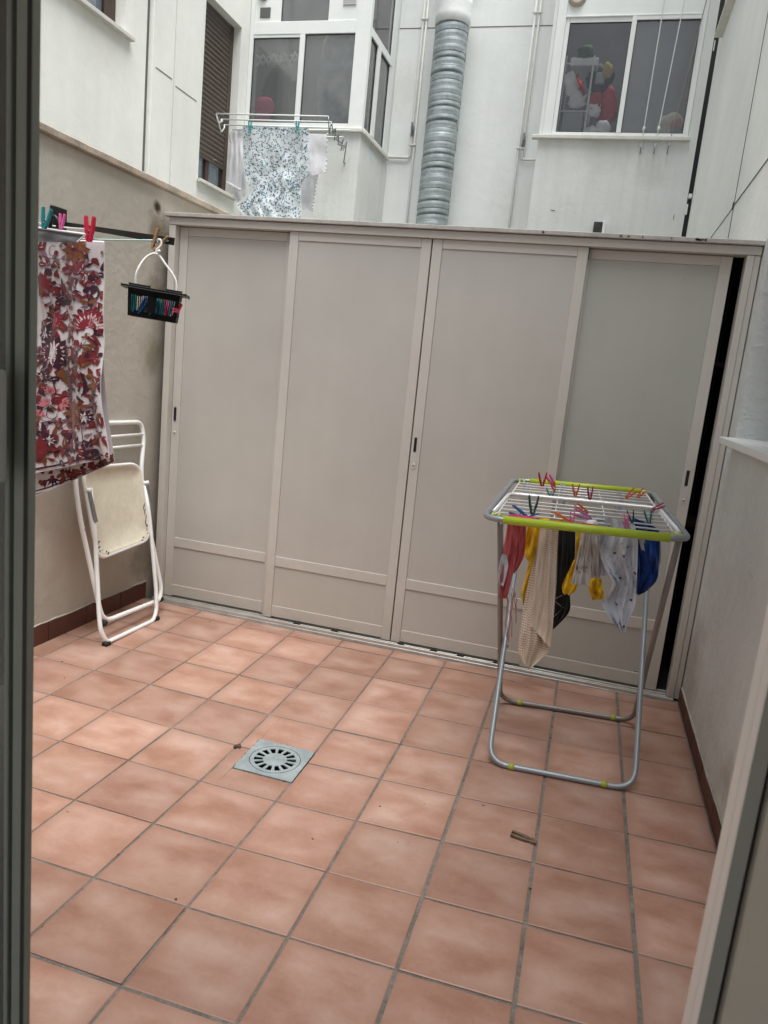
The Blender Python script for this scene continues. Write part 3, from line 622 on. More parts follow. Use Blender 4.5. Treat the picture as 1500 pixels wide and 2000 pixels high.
for (a, b, c, d, m) in ((.083, .68, 4.1125, 5.135, 'clear_glass'), (.727, 1.318, 4.1125, 5.145, 'frosted_glass')):
    bm = BM(); quad(bm, (a, y + .025, c), (b, y + .025, c), (b, y + .025, d), (a, y + .025, d)); part('pane', bm, m, f3)
    bm = BM(); g = .006
    for (q0, q1, q2, q3) in ((a, a + g, c, d), (b - g, b, c, d), (a + g, b - g, c, c + g), (a + g, b - g, d - g, d)): box(bm, q0 + .0002, q1 - .0002, y + .014, y + .0235, q2 + .0002, q3 - .0002)
    part('gasket', bm, 'gasket', f3)
bm = BM(); lathe(bm, [(.0, .035), (.03, .035), (.045, .03), (.05, .036), (.075, .03), (.09, .0)], (.125, y + .004, 5.36), Vector((0, -1, 0)), 20); part('vent_cap', bm, 'beige_vent', bayr, True)
bm = BM(); quad(bm, (-.04, 7.1, 4.0), (1.42, 7.1, 4.0), (1.42, 7.1, 6.6), (-.04, 7.1, 6.6)); quad(bm, (-.04, 6.13, 4.0), (-.04, 7.1, 4.0), (-.04, 7.1, 6.6), (-.04, 6.13, 6.6)); quad(bm, (1.42, 6.13, 4.0), (1.42, 7.1, 4.0), (1.42, 7.1, 6.6), (1.42, 6.13, 6.6)); quad(bm, (-.04, 6.13, 4.0), (1.42, 6.13, 4.0), (1.42, 7.1, 4.0), (-.04, 7.1, 4.0))  # ceiling left off here too, to let sky light in
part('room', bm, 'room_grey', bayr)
bm = BM(); quad(bm, (1.464, 6.6, -.05), (1.9, 6.6, -.05), (1.9, 6.6, 7.3), (1.464, 6.6, 7.3)); part('gap', bm, 'dark_gap', bayr)
for q in ((1.468, 1.50, 6.09, 6.14, 3.52, 3.56), (1.462, 1.478, 6.08, 6.098, 3.36, 3.46), (1.470, 1.478, 6.08, 6.1, 4.86, 4.95)): bm = BM(); box(bm, *q, .003); part('hinge', bm, ['white_frame'], bayr)
bm = BM(); box(bm, .596, .684, 6.062, 6.0985, 3.14, 3.252, .004); w = part('meter_box', bm, 'item_dark', bayr); bm = BM(); box(bm, .6845, .712, 6.05, 6.0985, 3.13, 3.258, .003); part('cover', bm, 'white_frame', w)
for (u, v, w_, h_) in ((1080, 411, .04, .006), (1316, 424, .006, .05)):
    p = atY(u, v, 6.0985); bm = BM(); box(bm, p.x - w_ / 2, p.x + w_ / 2, 6.0975, 6.0996, p.z - h_ / 2, p.z + h_ / 2); part('paint_chip', bm, 'groove', bayr)

# ------------------------------------------------------------------ things behind the window panes
def at_in(u, v, yy=6.25): return atY(u, v, yy)
def inbox(name, label, cat, u0, v0, u1, v1, m, yy=6.25, dep=.12, bev=.01):
    a, b = at_in(u0, v1, yy), at_in(u1, v0, yy); bm = BM(); box(bm, a.x, b.x, yy, yy + dep, a.z, b.z, bev, 0, 2); return tag(link(name, bm, m), label, cat)
def blob(name, label, cat, u, v, rx, rz, m, yy=6.25, ry=.06, rough=.18, seed=0):
    p = at_in(u, v, yy); bm = BM(); rnd = random.Random(seed); bmesh.ops.create_icosphere(bm, subdivisions=3, radius=1)
    o3 = Vector((seed * 1.7, seed * .9, seed * 2.3))
    for q in bm.verts:
        c = q.co.copy(); k = 1 + rough * (1.6 * noise.noise(c * 1.3 + o3) + .9 * noise.noise(c * 3.1 + o3))
        q.co = Vector((p.x + c.x * rx * 1.45 * k, yy + .07 + c.y * ry * k, p.z + c.z * rz * 1.35 * k))
    return tag(link(name, bm, m, smooth=True), label, cat)
SY = 6.25
sh = thing('shelf_unit', 'slim white metal shelf unit standing inside the right bay window', 'shelf', (.25, 6.13, 4.08))
z_shelf = at_in(1140, 130, SY).z; z_low = at_in(1130, 222, SY).z; z_mid = at_in(1130, 190, SY).z
px = at_in(1150, 200, SY).x
for (xx, yy) in ((px, 6.14), (.09, 6.14), (px, 6.6), (.09, 6.6)):
    bm = BM(); box(bm, xx - .009, xx + .009, yy, yy + .018, 4.08, z_shelf + .06); part('post', bm, 'item_white', sh)
for zz in (z_shelf, z_low):
    bm = BM(); box(bm, .085, px + .008, 6.159, 6.599, zz - .012, zz); part('shelf', bm, 'item_white', sh)
inbox('storage_bin', 'white plastic bin on top of the shelf unit behind the window', 'bin', 1113, 111, 1170, 128, 'item_white', 6.15, .2, .012)
blob('potted_plant', 'dark green bundle sticking out of the white bin', 'plant', 1145, 100, .06, .055, 'item_green', 6.13, .07, .25, 3)
blob('folded_cloth', 'crumpled off white cloth hanging off the shelf behind the window', 'cloth', 1115, 163, .06, .09, 'item_white', 6.13, .05, .3, 5)
blob('white_rag', 'white rag lumped below the crumpled cloth on the shelf', 'cloth', 1127, 193, .065, .055, 'item_white', 6.13, .05, .3, 8)
bm = BM(); p0, p1 = at_in(1127, 146, 6.13), at_in(1141, 186, 6.13); tube(bm, [p0, (p0 + p1) / 2 + Vector((0, -.01, 0)), p1], .016, 8); tag(link('red_strap', bm, 'item_red'), 'red strap dangling behind the crumpled cloth', 'strap')
bm = BM(); a, b = at_in(1161, 163, 6.2), at_in(1183, 140, 6.2); box(bm, a.x, b.x, 6.2, 6.26, a.z, b.z, .012, 0, 2); o = link('jar', bm, 'item_grey'); tag(o, 'grey jar with dark label standing beside the shelf', 'jar')
bm = BM(); a, b = at_in(1160, 163, 6.2), at_in(1187, 143, 6.2); c = (a + b) / 2
blob('dark_bag', 'dark bag with a yellow edge behind the grey jar', 'bag', 1172, 150, .09, .11, 'item_dark', 6.28, .05, .2, 11)
blob('paper_cone', 'pale yellow paper cone poking up behind the jar', 'paper', 1187, 132, .03, .06, 'item_yellow', 6.13, .03, .2, 12)
blob('red_packet', 'red and white packet to the right of the shelf post', 'packet', 1163, 193, .05, .085, 'item_red', 6.13, .04, .3, 14)
blob('white_packet', 'white printed packet under the red one', 'packet', 1161, 206, .05, .055, 'item_white', 6.13, .04, .3, 15)
blob('red_bag', 'dull red bag hanging deeper inside the right bay', 'bag', 1187, 205, .07, .15, 'item_red', 6.25, .04, .2, 16)
blob('plastic_jug', 'white plastic jug at the bottom corner of the window', 'jug', 1177, 247, .05, .06, 'item_white', 6.13, .05, .15, 18)
blob('plastic_bottle', 'pale bottle lying beside the white jug', 'bottle', 1153, 253, .05, .04, 'item_white', 6.13, .05, .2, 19)
inbox('drawer_box', 'translucent grey drawer box at the foot of the shelf unit', 'drawers', 1095, 218, 1140, 256, 'item_grey', 6.17, .25, .006)
blob('cream_bundle', 'blurred cream bundle behind the frosted right pane', 'bundle', 1311, 243, .09, .10, 'item_cream', 6.2, .06, .12, 21)
blob('red_bundle', 'blurred red bundle beside the cream one behind the frosted pane', 'bundle', 1322, 240, .045, .05, 'item_red', 6.165, .04, .12, 22)
blob('blue_bundle', 'blurred navy bundle low in the corner of the frosted right pane', 'bundle', 1322, 254, .05, .04, 'item_blue', 6.165, .04, .12, 23)
# left bay
t2 = thing('lattice_hanger', 'white zigzag lattice hanger behind the left frosted pane', 'hanger', (-3.1, 6.2, 4.8))
for s in (0, 1):
    bm = BM(); pts = []
    for k in range(9):
        u = 503 + k * 10.5; v = (128 if (k + s) % 2 else 108) - k * .9; p = at_in(u, v, 6.145 + s * .008); pts.append(p)
    for a, b in zip(pts, pts[1:]):
        d = (b - a); L = d.length; ax = d.normalized(); obox(bm, (a + b) / 2, ax, Vector((0, 1, 0)), ax.cross(Vector((0, 1, 0))), L + .014, .006, .022)
    part('slat', bm, 'item_white', t2)
blob('pink_bundle', 'bright pink bundle blurred behind the left frosted pane', 'bundle', 511, 208, .085, .10, 'item_pink', 6.14, .04, .1, 31)
blob('pink_cloth', 'faded pink cloth below the bright pink bundle', 'cloth', 507, 235, .08, .05, 'item_pink', 6.15, .04, .15, 32)
blob('dark_clothes', 'dark clothes hanging behind the middle of the left frosted pane', 'clothes', 545, 195, .17, .32, 'item_dark', 6.3, .1, .1, 33)
blob('white_garment', 'white garment hanging from the lattice hanger by the mullion', 'garment', 577, 132, .06, .09, 'cloth_white', 6.15, .03, .1, 34)
blob('grey_curtain', 'pale grey curtain drawn behind the second frosted pane', 'curtain', 664, 160, .20, .60, 'cloth_pale', 6.22, .07, .06, 35)

# ------------------------------------------------------------------ big spiral duct and pipes on the back wall
t = thing('ventilation_duct', 'thick galvanised spiral duct running up the rear wall', 'duct', (-1.34, 6.97, 0))
bm = BM(); seg = 40; r = .193; pitch = .074; z0, z1 = -.05, 5.54; n = int((z1 - z0) / pitch * 6)
cx = lambda z: -1.335 + (z - 4) * .0
prof_rows = []
steps = int((z1 - z0) / pitch); rows = []
for k in range(steps):
    for (dz, dr) in ((.0, 0), (.03, .0), (.44, .0006), (.50, .0016), (.56, .0006), (.80, 0), (.83, -.0004), (.88, -.0028), (.94, -.0028), (.98, -.0004)):
        if dz == 1.: continue
        rows.append((z0 + (k + dz) * pitch + (.004 * math.sin(k * 2.7) if 0 < dz < .9 else 0), r + dr + .0018 * math.sin(k * 1.9)))
rings = []
for (z, rr) in rows: rings.append([bm.verts.new((-1.335 + rr * math.cos(2 * PI * j / seg), 6.985 + rr * math.sin(2 * PI * j / seg), z + pitch * j / seg)) for j in range(seg + 1)])
for a, b in zip(rings, rings[1:]):
    for j in range(seg):
        f = bm.faces.new((a[j], a[j + 1], b[j + 1], b[j])); f.smooth = True
# the same ridge continued: material stays the same, weld the seam
bmesh.ops.remove_doubles(bm, verts=bm.verts, dist=.0005)
part('spiral_pipe', bm, 'galvanised', t)
bm = BM(); lathe(bm, [(.195, 5.50), (.204, 5.505), (.206, 5.60), (.198, 5.66), (.206, 5.72), (.200, 5.78), (.190, 5.785)], (-1.335, 6.985, 0), seg=36); part('collar', bm, 'duct_white', t)
bm = BM(); lathe(bm, [(.191, 5.72), (.191, 7.25)] + [], (-1.335, 6.985, 0), seg=36); part('upper_pipe', bm, 'galvanised', t)
bm = BM()
for z in (3.0,): box(bm, -1.56, -1.11, 7.15, 7.199, z, z + .03)
part('bracket', bm, 'steel', t)
def pipe_pair(name, label, xs, elbow, zs, tops, valve_z, back=7.172):
    t = thing(name, label, 'pipes', (xs[0], back, 0)); r = .0135
    bm = BM(); tube(bm, [(xs[0], back, -.05), (xs[0], back, 7.25)], r, 8); part('pipe', bm, 'pipe_paint', t)
    bm = BM(); tube(bm, round_path([(xs[1], back, 7.25), (xs[1], back, zs), (elbow, back, zs)], .035), r, 8); part('pipe', bm, 'pipe_paint', t)
    for z in tops:
        bm = BM(); box(bm, min(xs) - .035, max(xs) + .035, back - .022, back - .0135, z, z + .016, .002)
        for xx in xs: tube(bm, [(xx, back, z - .004), (xx, back, z + .02)], .0185, 10)
        part('clamp', bm, 'pipe_paint', t)
    bm = BM(); tube(bm, [(xs[1], back, valve_z - .06), (xs[1], back, valve_z + .06)], [.02, .02], 8); box(bm, xs[1] - .012, xs[1] + .012, back - .05, back - .02, valve_z + .0, valve_z + .09, .004); part('valve', bm, 'steel', t)
    return t
pipe_pair('gas_pipes', 'pair of thin white pipes with an elbow to the left bay, beside the big duct', (-1.700, -1.742), -2.02, 4.125, (5.66, 4.262), 4.43)
pipe_pair('gas_pipes', 'pair of thin white pipes between the big duct and the right bay', (-.425, -.375), -.09, 4.135, (5.70, 4.25), 4.33)

# clotheslines over the right bay window
t = None
for i, (u, v, utop, vtop, ph) in enumerate(((1251, 293, 1298, 0, 'leftmost'), (1278, 293, 1337, 0, 'middle'), (1304, 293, 1380, 0, 'rightmost'))):
    p = atY(u, v, 6.09); q = atY(utop, vtop, 6.03); d = q - p
    t = thing('window_clothesline', ['white cord hooked under the right bay window, leftmost of the three', 'white cord with two knots, middle one of the three at the right bay window', 'greyer slanting cord at the right edge of the bay window, rightmost of three'][i], 'cord', p, 'cords in front of the right bay window')
    bm = BM(); n = 12; tube(bm, [p + d * (2.6 * k / n) for k in range(n + 1)], .0055 if i < 2 else .0045, 6); part('cord', bm, 'cord_white' if i < 2 else 'steel', t)
    bm = BM(); tube(bm, [(p.x, 6.0995, p.z - .03), (p.x, 6.05, p.z - .03), (p.x, 6.045, p.z + .01), (p.x, 6.07, p.z + .02)], .006, 6); part('hook', bm, 'steel', t)
    for s in ((.02, .17) if i < 2 else (.03,)): bm = BM(); bmesh.ops.create_icosphere(bm, subdivisions=1, radius=.016, matrix=Matrix.Translation(p + d.normalized() * (s + .03)) @ Matrix.Diagonal((1, 1, 1.6, 1))); part('knot', bm, 'cord_white', t)

# ------------------------------------------------------------------ cloth helper
def lerp_path(path, v):
    """path: list of (t, value...) sorted by t"""
    for a, b in zip(path, path[1:]):
        if v <= b[0]:
            k = (v - a[0]) / max(1e-9, b[0] - a[0]); k = max(0, k); return [x + (y - x) * k for x, y in zip(a[1:], b[1:])]
    return list(path[-1][1:])
def smooth_edge(pts):
    """polyline of pixels -> function v in 0..1 by length, Catmull-Rom"""
    P = [Vector((p[0], p[1])) for p in pts]
    if len(P) == 2: return lambda v: P[0].lerp(P[1], v)
    L = [0]
    for a, b in zip(P, P[1:]): L.append(L[-1] + (b - a).length)
    T = [l / L[-1] for l in L]
    def f(v):
        i = 0
        while i < len(T) - 2 and v > T[i + 1]: i += 1
        k = min(1, max(0, (v - T[i]) / max(1e-9, T[i + 1] - T[i]))); p0, p1, p2, p3 = P[max(0, i - 1)], P[i], P[i + 1], P[min(len(P) - 1, i + 2)]
        return .5 * ((2 * p1) + (p2 - p0) * k + (2 * p0 - 5 * p1 + 4 * p2 - p3) * k * k + (3 * p1 - p0 - 3 * p2 + p3) * k ** 3)
    return f
class Sheet:
    """hanging cloth between a left and a right edge (pixel polylines, top to bottom) lying about the plane y = c"""
    def __init__(s, left, right, c, folds=3, amp=.012, seed=0, tilt=0., flare=1.):
        s.l, s.r, s.c, s.tilt = smooth_edge(left), smooth_edge(right), c, tilt
        rnd = random.Random(seed); s.am, s.nf, s.sd = amp, 1.6 + folds * .8, seed * 3.13; s.w = [(rnd.uniform(.6, 1.3) * folds * (1 + .7 * i), rnd.uniform(0, 6.28), rnd.uniform(-.8, .8), amp / (1 + i * .8)) for i in range(3)]; s.fl = flare
    def at(s, u, v, off=0.):
        p = s.l(v).lerp(s.r(v), u); d = 0
        for (k, ph, sk, am) in s.w: d += am * math.sin(6.28 * k * (u + sk * .15 * v) + ph + sk * 1.5 * v)
        d = d * .42 + s.am * 2.5 * noise.noise(Vector((u * s.nf, v * s.nf * .6 + s.sd, s.sd * 1.7))) + s.am * 1.5 * noise.noise(Vector((u * s.nf * 2.7, v * s.nf * 1.6, s.sd * .37)))
        d *= (.35 + .65 * min(1, v * 2.5)) * s.fl
        q = atY(p.x, p.y, s.c); return q + Vector((0, d + s.tilt * v + off, 0))
    def grid(s, bm, nu, nv, mi=0, off=0., layer=None, v0=0., v1=1., u0=0., u1=1.):
        V = [[bm.verts.new(s.at(u0 + (u1 - u0) * i / nu, v0 + (v1 - v0) * j / nv, off)) for i in range(nu + 1)] for j in range(nv + 1)]
        for j in range(nv):
            for i in range(nu):
                f = bm.faces.new((V[j][i], V[j + 1][i], V[j + 1][i + 1], V[j][i + 1])); f.material_index = mi; f.smooth = True
                if layer:
                    for l, (a, b) in zip(f.loops, ((i, j), (i, j + 1), (i + 1, j + 1), (i + 1, j))): l[layer] = (u0 + (u1 - u0) * a / nu, v0 + (v1 - v0) * b / nv, 0, 1)
    def uv(s, x, y):
        """pixel -> (u, v) on the sheet"""
        lo, hi = -.02, 1.02
        for _ in range(40):
            m = (lo + hi) / 2; a, b = s.l(min(1, max(0, m))), s.r(min(1, max(0, m))); k = (x - a.x) / max(1e-6, b.x - a.x)
            if a.y + (b.y - a.y) * k < y: lo = m
            else: hi = m
        m = min(1, max(0, (lo + hi) / 2)); a, b = s.l(m), s.r(m); return (x - a.x) / max(1e-6, b.x - a.x), m
    def poly(s, bm, pts, mi, off=-.0012):
        q = [s.uv(*p) for p in pts]
        q = [(min(.995, max(.005, u)), min(.995, max(.005, v))) for u, v in q]
        vs = [bm.verts.new(s.at(u, v, off)) for u, v in q]; cu = sum(a for a, _ in q) / len(q); cv = sum(b for _, b in q) / len(q); c = bm.verts.new(s.at(cu, cv, off))
        for i in range(len(vs)):
            try:
                f = bm.faces.new((c, vs[i], vs[(i + 1) % len(vs)])); f.material_index = mi
            except ValueError: pass
def petal(x, y, L, w, a, n=6, tip=.5):
    """leaf-shaped pixel polygon from (x, y) along angle a (degrees, 0 = right, 90 = down)"""
    a = math.radians(a); ca, sa = math.cos(a), math.sin(a); up, dn = [], []
    for k in range(n + 1):
        t_ = k / n; h = w * math.sin(PI * t_ ** tip if tip != 1 else PI * t_); up.append((x + ca * L * t_ - sa * h, y + sa * L * t_ + ca * h)); dn.append((x + ca * L * t_ + sa * h, y + sa * L * t_ - ca * h))
    return up + dn[-2:0:-1]
def strip(path, w):
    up, dn = [], []
    for i, p in enumerate(path):
        a, b = path[max(0, i - 1)], path[min(len(path) - 1, i + 1)]; dx, dy = b[0] - a[0], b[1] - a[1]; L = math.hypot(dx, dy) or 1; up.append((p[0] - dy / L * w, p[1] + dx / L * w)); dn.append((p[0] + dy / L * w, p[1] - dx / L * w))
    return [[up[i], up[i + 1], dn[i + 1], dn[i]] for i in range(len(path) - 1)]
def disc(x, y, r, n=7, sy=1.): return [(x + r * math.cos(6.283 * k / n), y + r * sy * math.sin(6.283 * k / n)) for k in range(n)]

# ------------------------------------------------------------------ folding rack on the left bay with its laundry
t = thing('wall_clothes_rack', 'white wire folding clothes rack fixed below the left bay window', 'clothes rack', (-2.8, 5.8, 3.9))
k_ = lambda x, y: (400 + x * .21333, 200 + y * .21333)
yo, yi = 5.42, 5.62
rods = [((105, 103), (1130, 128), yo), ((150, 155), (1160, 180), 5.50), ((180, 205), (1150, 232), 5.62), ((250, 250), (1330, 255), 5.78), ((1000, 315), (1268, 318), 5.95)]
for (a, b, yy) in rods:
    bm = BM(); tube(bm, [atY(*k_(*a), yy), atY(*k_(*b), yy)], .007, 6); part('rod', bm, 'cord_white', t)
for chain in ([(105, 103, yo), (125, 190, yo + .02), (160, 175, yo + .04), (150, 155, 5.50), (130, 200, 5.5), (150, 275, 5.52), (178, 235, 5.55), (180, 205, 5.62)], [(250, 250, 5.78), (225, 310, 5.8), (240, 365, 5.82), (262, 320, 5.85), (262, 260, 5.9)]):
    bm = BM(); tube(bm, round_path([atY(*k_(a, b), c) for a, b, c in chain], .012, 3), .0075, 6); part('end_loop', bm, 'cord_white', t)
zig = [(1130, 128), (1140, 285), (1160, 180), (1175, 275), (1200, 235), (1185, 345), (1225, 290), (1220, 385), (1270, 330), (1245, 440), (1300, 360), (1272, 545)]
bm = BM(); pts = [atY(*k_(*p), yo + (6.06 - yo) * i / (len(zig) - 1)) for i, p in enumerate(zig)]; tube(bm, pts, .006, 6)
zig2 = [(1160, 190), (1145, 240), (1195, 250), (1165, 300), (1222, 300), (1200, 340), (1258, 370), (1230, 390), (1285, 400), (1265, 440)]
tube(bm, [atY(*k_(*p), yo + (6.06 - yo) * i / (len(zig2) - 1)) for i, p in enumerate(zig2)], .005, 6); part('scissor_arm', bm, 'steel', t)
bm = BM(); p = atY(*k_(1272, 548), 6.06); tube(bm, [p, (p.x, 6.0985, p.z)], .008, 6); p = atY(*k_(250, 330), 5.9); tube(bm, [p, (p.x, 6.0985, p.z)], .006, 6); part('wall_fixing', bm, 'steel', t)
def kk(*pts): return [k_(*p) for p in pts]
# lace-edged white cloths behind
sh = Sheet(kk((250, 255), (235, 600), (205, 735)), kk((345, 255), (350, 640), (320, 800)), 5.80, 2, .012, 41); bm = BM(); sh.grid(bm, 10, 16)
for k in range(9): p = sh.at(k / 8, 1); bmesh.ops.create_icosphere(bm, subdivisions=1, radius=.018, matrix=Matrix.Translation(p))
tag(link('white_cloth', bm, 'cloth_white', smooth=True), 'white lace edged cloth hanging left of the printed sheet', 'cloth')
sh = Sheet(kk((270, 500), (240, 760), (290, 920)), kk((360, 500), (380, 760), (385, 840)), 5.88, 2, .012, 42); bm = BM(); sh.grid(bm, 8, 12)
tag(link('white_cloth', bm, 'cloth_white', smooth=True), 'lower ruffled white cloth peeping out at left below the lace one', 'cloth')
sh = Sheet(kk((930, 285), (930, 500), (920, 690)), kk((1125, 290), (1118, 480), (1105, 635)), 5.62, 2, .01, 43); bm = BM(); sh.grid(bm, 10, 14)
for k in range(10): p = sh.at(1, k / 9); bmesh.ops.create_icosphere(bm, subdivisions=1, radius=.010, matrix=Matrix.Translation(p))
tag(link('pillowcase', bm, 'cloth_white', smooth=True), 'white pillowcase with scalloped edge right of the printed sheet', 'pillowcase')
sh = Sheet(kk((850, 640), (850, 800), (870, 985)), kk((1040, 650), (1010, 800), (985, 990)), 5.78, 2, .01, 44); bm = BM(); sh.grid(bm, 8, 12)
for k in range(12): p = sh.at(1, k / 11); bmesh.ops.create_icosphere(bm, subdivisions=1, radius=.012, matrix=Matrix.Translation(p))
tag(link('pillowcase', bm, 'cloth_white', smooth=True), 'second white pillowcase, hanging lower behind the scalloped one', 'pillowcase')
sh = Sheet(kk((345, 215), (335, 480), (345, 650), (395, 790), (330, 900), (280, 935), (380, 1090)), kk((950, 232), (950, 420), (940, 620), (870, 740), (862, 860), (865, 1000), (850, 1090)), 5.53, 3.2, .016, 45, tilt=.05)
bm = BM(); sh.grid(bm, 34, 40, 0); rnd = random.Random(5)
for k in range(1700):
    u, v = rnd.uniform(.01, .99), rnd.uniform(.0, .99); p = sh.l(v).lerp(sh.r(v), u); a = rnd.uniform(0, 360)
    m_ = 1 if rnd.random() < .62 else 2
    sh.poly(bm, petal(p.x, p.y, rnd.uniform(2.4, 4.8), rnd.uniform(.7, 1.25), a, 3), m_, -.0015)
tag(link('printed_sheet', bm, ['cloth_sheet', 'print_navy', 'print_teal'], smooth=True), 'white sheet with a scattered blue leaf print, hung over the wall rack', 'sheet')

# ------------------------------------------------------------------ clothes pegs
def arm_mesh():
    bm = BM(); rows = [(0, .0062, .0055), (.012, .0064, .0085), (.020, .0062, .0062), (.030, .0066, .0085), (.050, .0066, .0078), (.072, .0066, .0060), (.076, .005, .0042)]
    rg = []
    for (z, hw, th) in rows: rg.append([bm.verts.new(p) for p in ((0, -hw, z), (th, -hw, z), (th, hw, z), (0, hw, z))])
    for a, b in zip(rg, rg[1:]):
        for k in range(4): bm.faces.new((a[k], a[(k + 1) % 4], b[(k + 1) % 4], b[k]))
    bm.faces.new(list(reversed(rg[0]))); bm.faces.new(rg[-1]); bmesh.ops.recalc_face_normals(bm, faces=bm.faces)
    me = bpy.data.meshes.new('peg_arm'); bm.to_mesh(me); bm.free(); me.materials.append(None); return me
ARM = arm_mesh()
def spring_mesh():
    bm = BM(); pts = [(.0068 * math.cos(a * .7), -.0052 + .0104 * a / 40, .026 + .0068 * math.sin(a * .7)) for a in range(41)]; tube(bm, pts, .0011, 5)
    me = bpy.data.meshes.new('peg_spring'); bm.to_mesh(me); bm.free(); me.materials.append(MATS['steel']); return me
SPRING = spring_mesh()
def peg(name, label, m, pos, up, side, op=10, group=None, scale=1.):
    """pos = jaws; up = direction from jaws to handles; side = direction in which the handles spread"""
    o = bpy.data.objects.new(name, None); COL.objects.link(o); o.empty_display_size = .02
    z = Vector(up).normalized(); x = Vector(side); x = (x - z * x.dot(z)).normalized(); y = z.cross(x)
    M = Matrix((x, y, z)).transposed().to_4x4(); M.translation = Vector(pos); o.matrix_world = M @ Matrix.Diagonal((scale, scale, scale, 1))
    o['label'] = label; o['category'] = 'clothes peg'
    if group: o['group'] = group
    for s in (1, -1):
        a = bpy.data.objects.new('arm', ARM); COL.objects.link(a); a.parent = o
        a.material_slots[0].link = 'OBJECT'; a.material_slots[0].material = MATS[m]
        a.rotation_euler = (0, math.radians(op) * s, 0 if s > 0 else 0)
        if s < 0: a.rotation_euler = (0, math.radians(op), PI); a.rotation_mode = 'XYZ'
        if s < 0: a.matrix_local = Matrix.Rotation(PI, 4, 'Z') @ Matrix.Rotation(math.radians(op), 4, 'Y')
        else: a.matrix_local = Matrix.Rotation(math.radians(op), 4, 'Y')
    a = bpy.data.objects.new('spring', SPRING); COL.objects.link(a); a.parent = o
    return o
def peg_px(name, label, m, jaw, tip, yplane, ytip=None, op=10, group=None, side=None):
    """a peg whose jaws and handle end are seen at these points of the photograph, at depth y"""
    a = atY(*jaw, yplane); b = atY(*tip, yplane if ytip is None else ytip); d = b - a
    return peg(name, label, m, a, d, side if side is not None else (1, 0, .0), op, group, scale=max(.7, min(1.35, d.length / .076)))
G1 = 'pegs on the left bay rack'
for (u, w_) in ((488, 'left'), (581, 'right')): peg_px('clothes_peg', 'teal peg on the top edge of the printed sheet, its %s one' % w_, 'peg_aqua', (u - 1, 256), (u + 1, 232), 5.50, group=G1, op=7)

# ------------------------------------------------------------------ left wall line: arm, cords, tablecloth, basket
ZA = 1.95
t = thing('wall_clothesline', 'black folding clothesline arm reaching out from the left wall with pale cords', 'clothesline', (-1.6, .2, ZA))
p0 = Vector((-1.607, .80, 2.052)); p1 = Vector((-.800, .472, 1.950)); d = (p1 - p0); ax = d.normalized(); up = Vector((0, 0, 1)); sd = ax.cross(up).normalized(); u2 = sd.cross(ax)
bm = BM(); vs = box(bm, 0, 1, -.004, .004, -1, 1)
for v in vs: k = v.co.x; h = .0085 + .0055 * k; v.co = p0 + d * k + sd * v.co.y * (1.3) + u2 * (v.co.z * h)
part('arm', bm, 'black_plastic', t)
bm = BM(); q0, q1 = p0 + d * .52 - sd * .012 + u2 * .004, p0 + d * .80 - sd * .012 - u2 * .006; tube(bm, [q0, q1], .0035, 6); part('stay', bm, 'cord_mint', t)
bm = BM(); box(bm, -1.6115, -1.595, .75, .85, 1.98, 2.12, .004); part('wall_plate', bm, 'black_plastic', t)
pe = Vector((-.879, .468, 1.950)); cA = Vector((-1.60, .62, 1.958))
def line(a, b, sag, n=14): return [a.lerp(b, k / n) + Vector((0, 0, -sag * 4 * (k / n) * (1 - k / n))) for k in range(n + 1)]
bm = BM(); tube(bm, line(cA, pe, .004), .0035, 6); tube(bm, line(pe, p1 - ax * .02, 0, 4), .003, 6); part('cord', bm, 'cord_mint', t)
bm = BM(); a = atY(60, 432, .66); b = atY(165, 447, .60); tube(bm, line(a, b, .006), .003, 6); part('cord', bm, 'cord_white', t)
bm = BM(); tube(bm, [(-1.61, .62, 1.958), (-1.592, .62, 1.958)], .008, 8); part('wall_hook', bm, 'steel', t)

# grey cloth folded over the far cord
L_ = [(60, 444), (62, 455), (60, 472)]; R2 = [(160, 450), (150, 462), (158, 474)]
sh = Sheet([(58, 443), (58, 472)], [(168, 458), (152, 474)], .47, 2, .004, 51); bm = BM(); sh.grid(bm, 10, 6, 0)
edge = [sh.at(k / 12, 0) for k in range(13)]; tube(bm, [p + Vector((0, -.004, 0)) for p in edge], .0045, 6, mi=1); tube(bm, [sh.at(1, k / 6) + Vector((0, -.004, 0)) for k in range(7)], .003, 6, mi=1)
tag(link('grey_cloth', bm, ['cloth_grey', 'cloth_white'], smooth=False), 'grey cloth with white hem hung behind the floral tablecloth', 'cloth')

# floral tablecloth, front and rear fall
FL = [(70, 466), (68, 600), (66, 760), (66, 925)]; FR = [(203, 473), (204, 560), (207, 700), (214, 800), (227, 892)]
front = Sheet(FL, FR, .60, 1.6, .016, 61, tilt=-.03)
BL = [(70, 468), (68, 700), (66, 972)]; BR = [(203, 475), (207, 700), (216, 810), (230, 902)]
back = Sheet(BL, BR, .640, 1.1, .006, 62, tilt=-.02)
bm = BM(); front.grid(bm, 30, 60, 0); back.grid(bm, 30, 40, 0, 0., None, .02, 1.)
ring = [(front.at(u / 30, 0), back.at(u / 30, .02)) for u in range(31)]
for (a, b), (c, d) in zip(ring, ring[1:]):
    m1, m2 = (a + b) / 2 + Vector((0, 0, .012)), (c + d) / 2 + Vector((0, 0, .012)); quad(bm, a, c, m2, m1); quad(bm, m1, m2, d, b)
MA, PL, RU, PK, RE, MV = 1, 2, 3, 4, 5, 6
LAY = [0]
def dr(sh_, polys, mi):
    for p in polys:
        if all(q[1] < 462 for q in p) : continue
        LAY[0] += 1; sh_.poly(bm, p, mi, -.0042 - .0000012 * LAY[0])
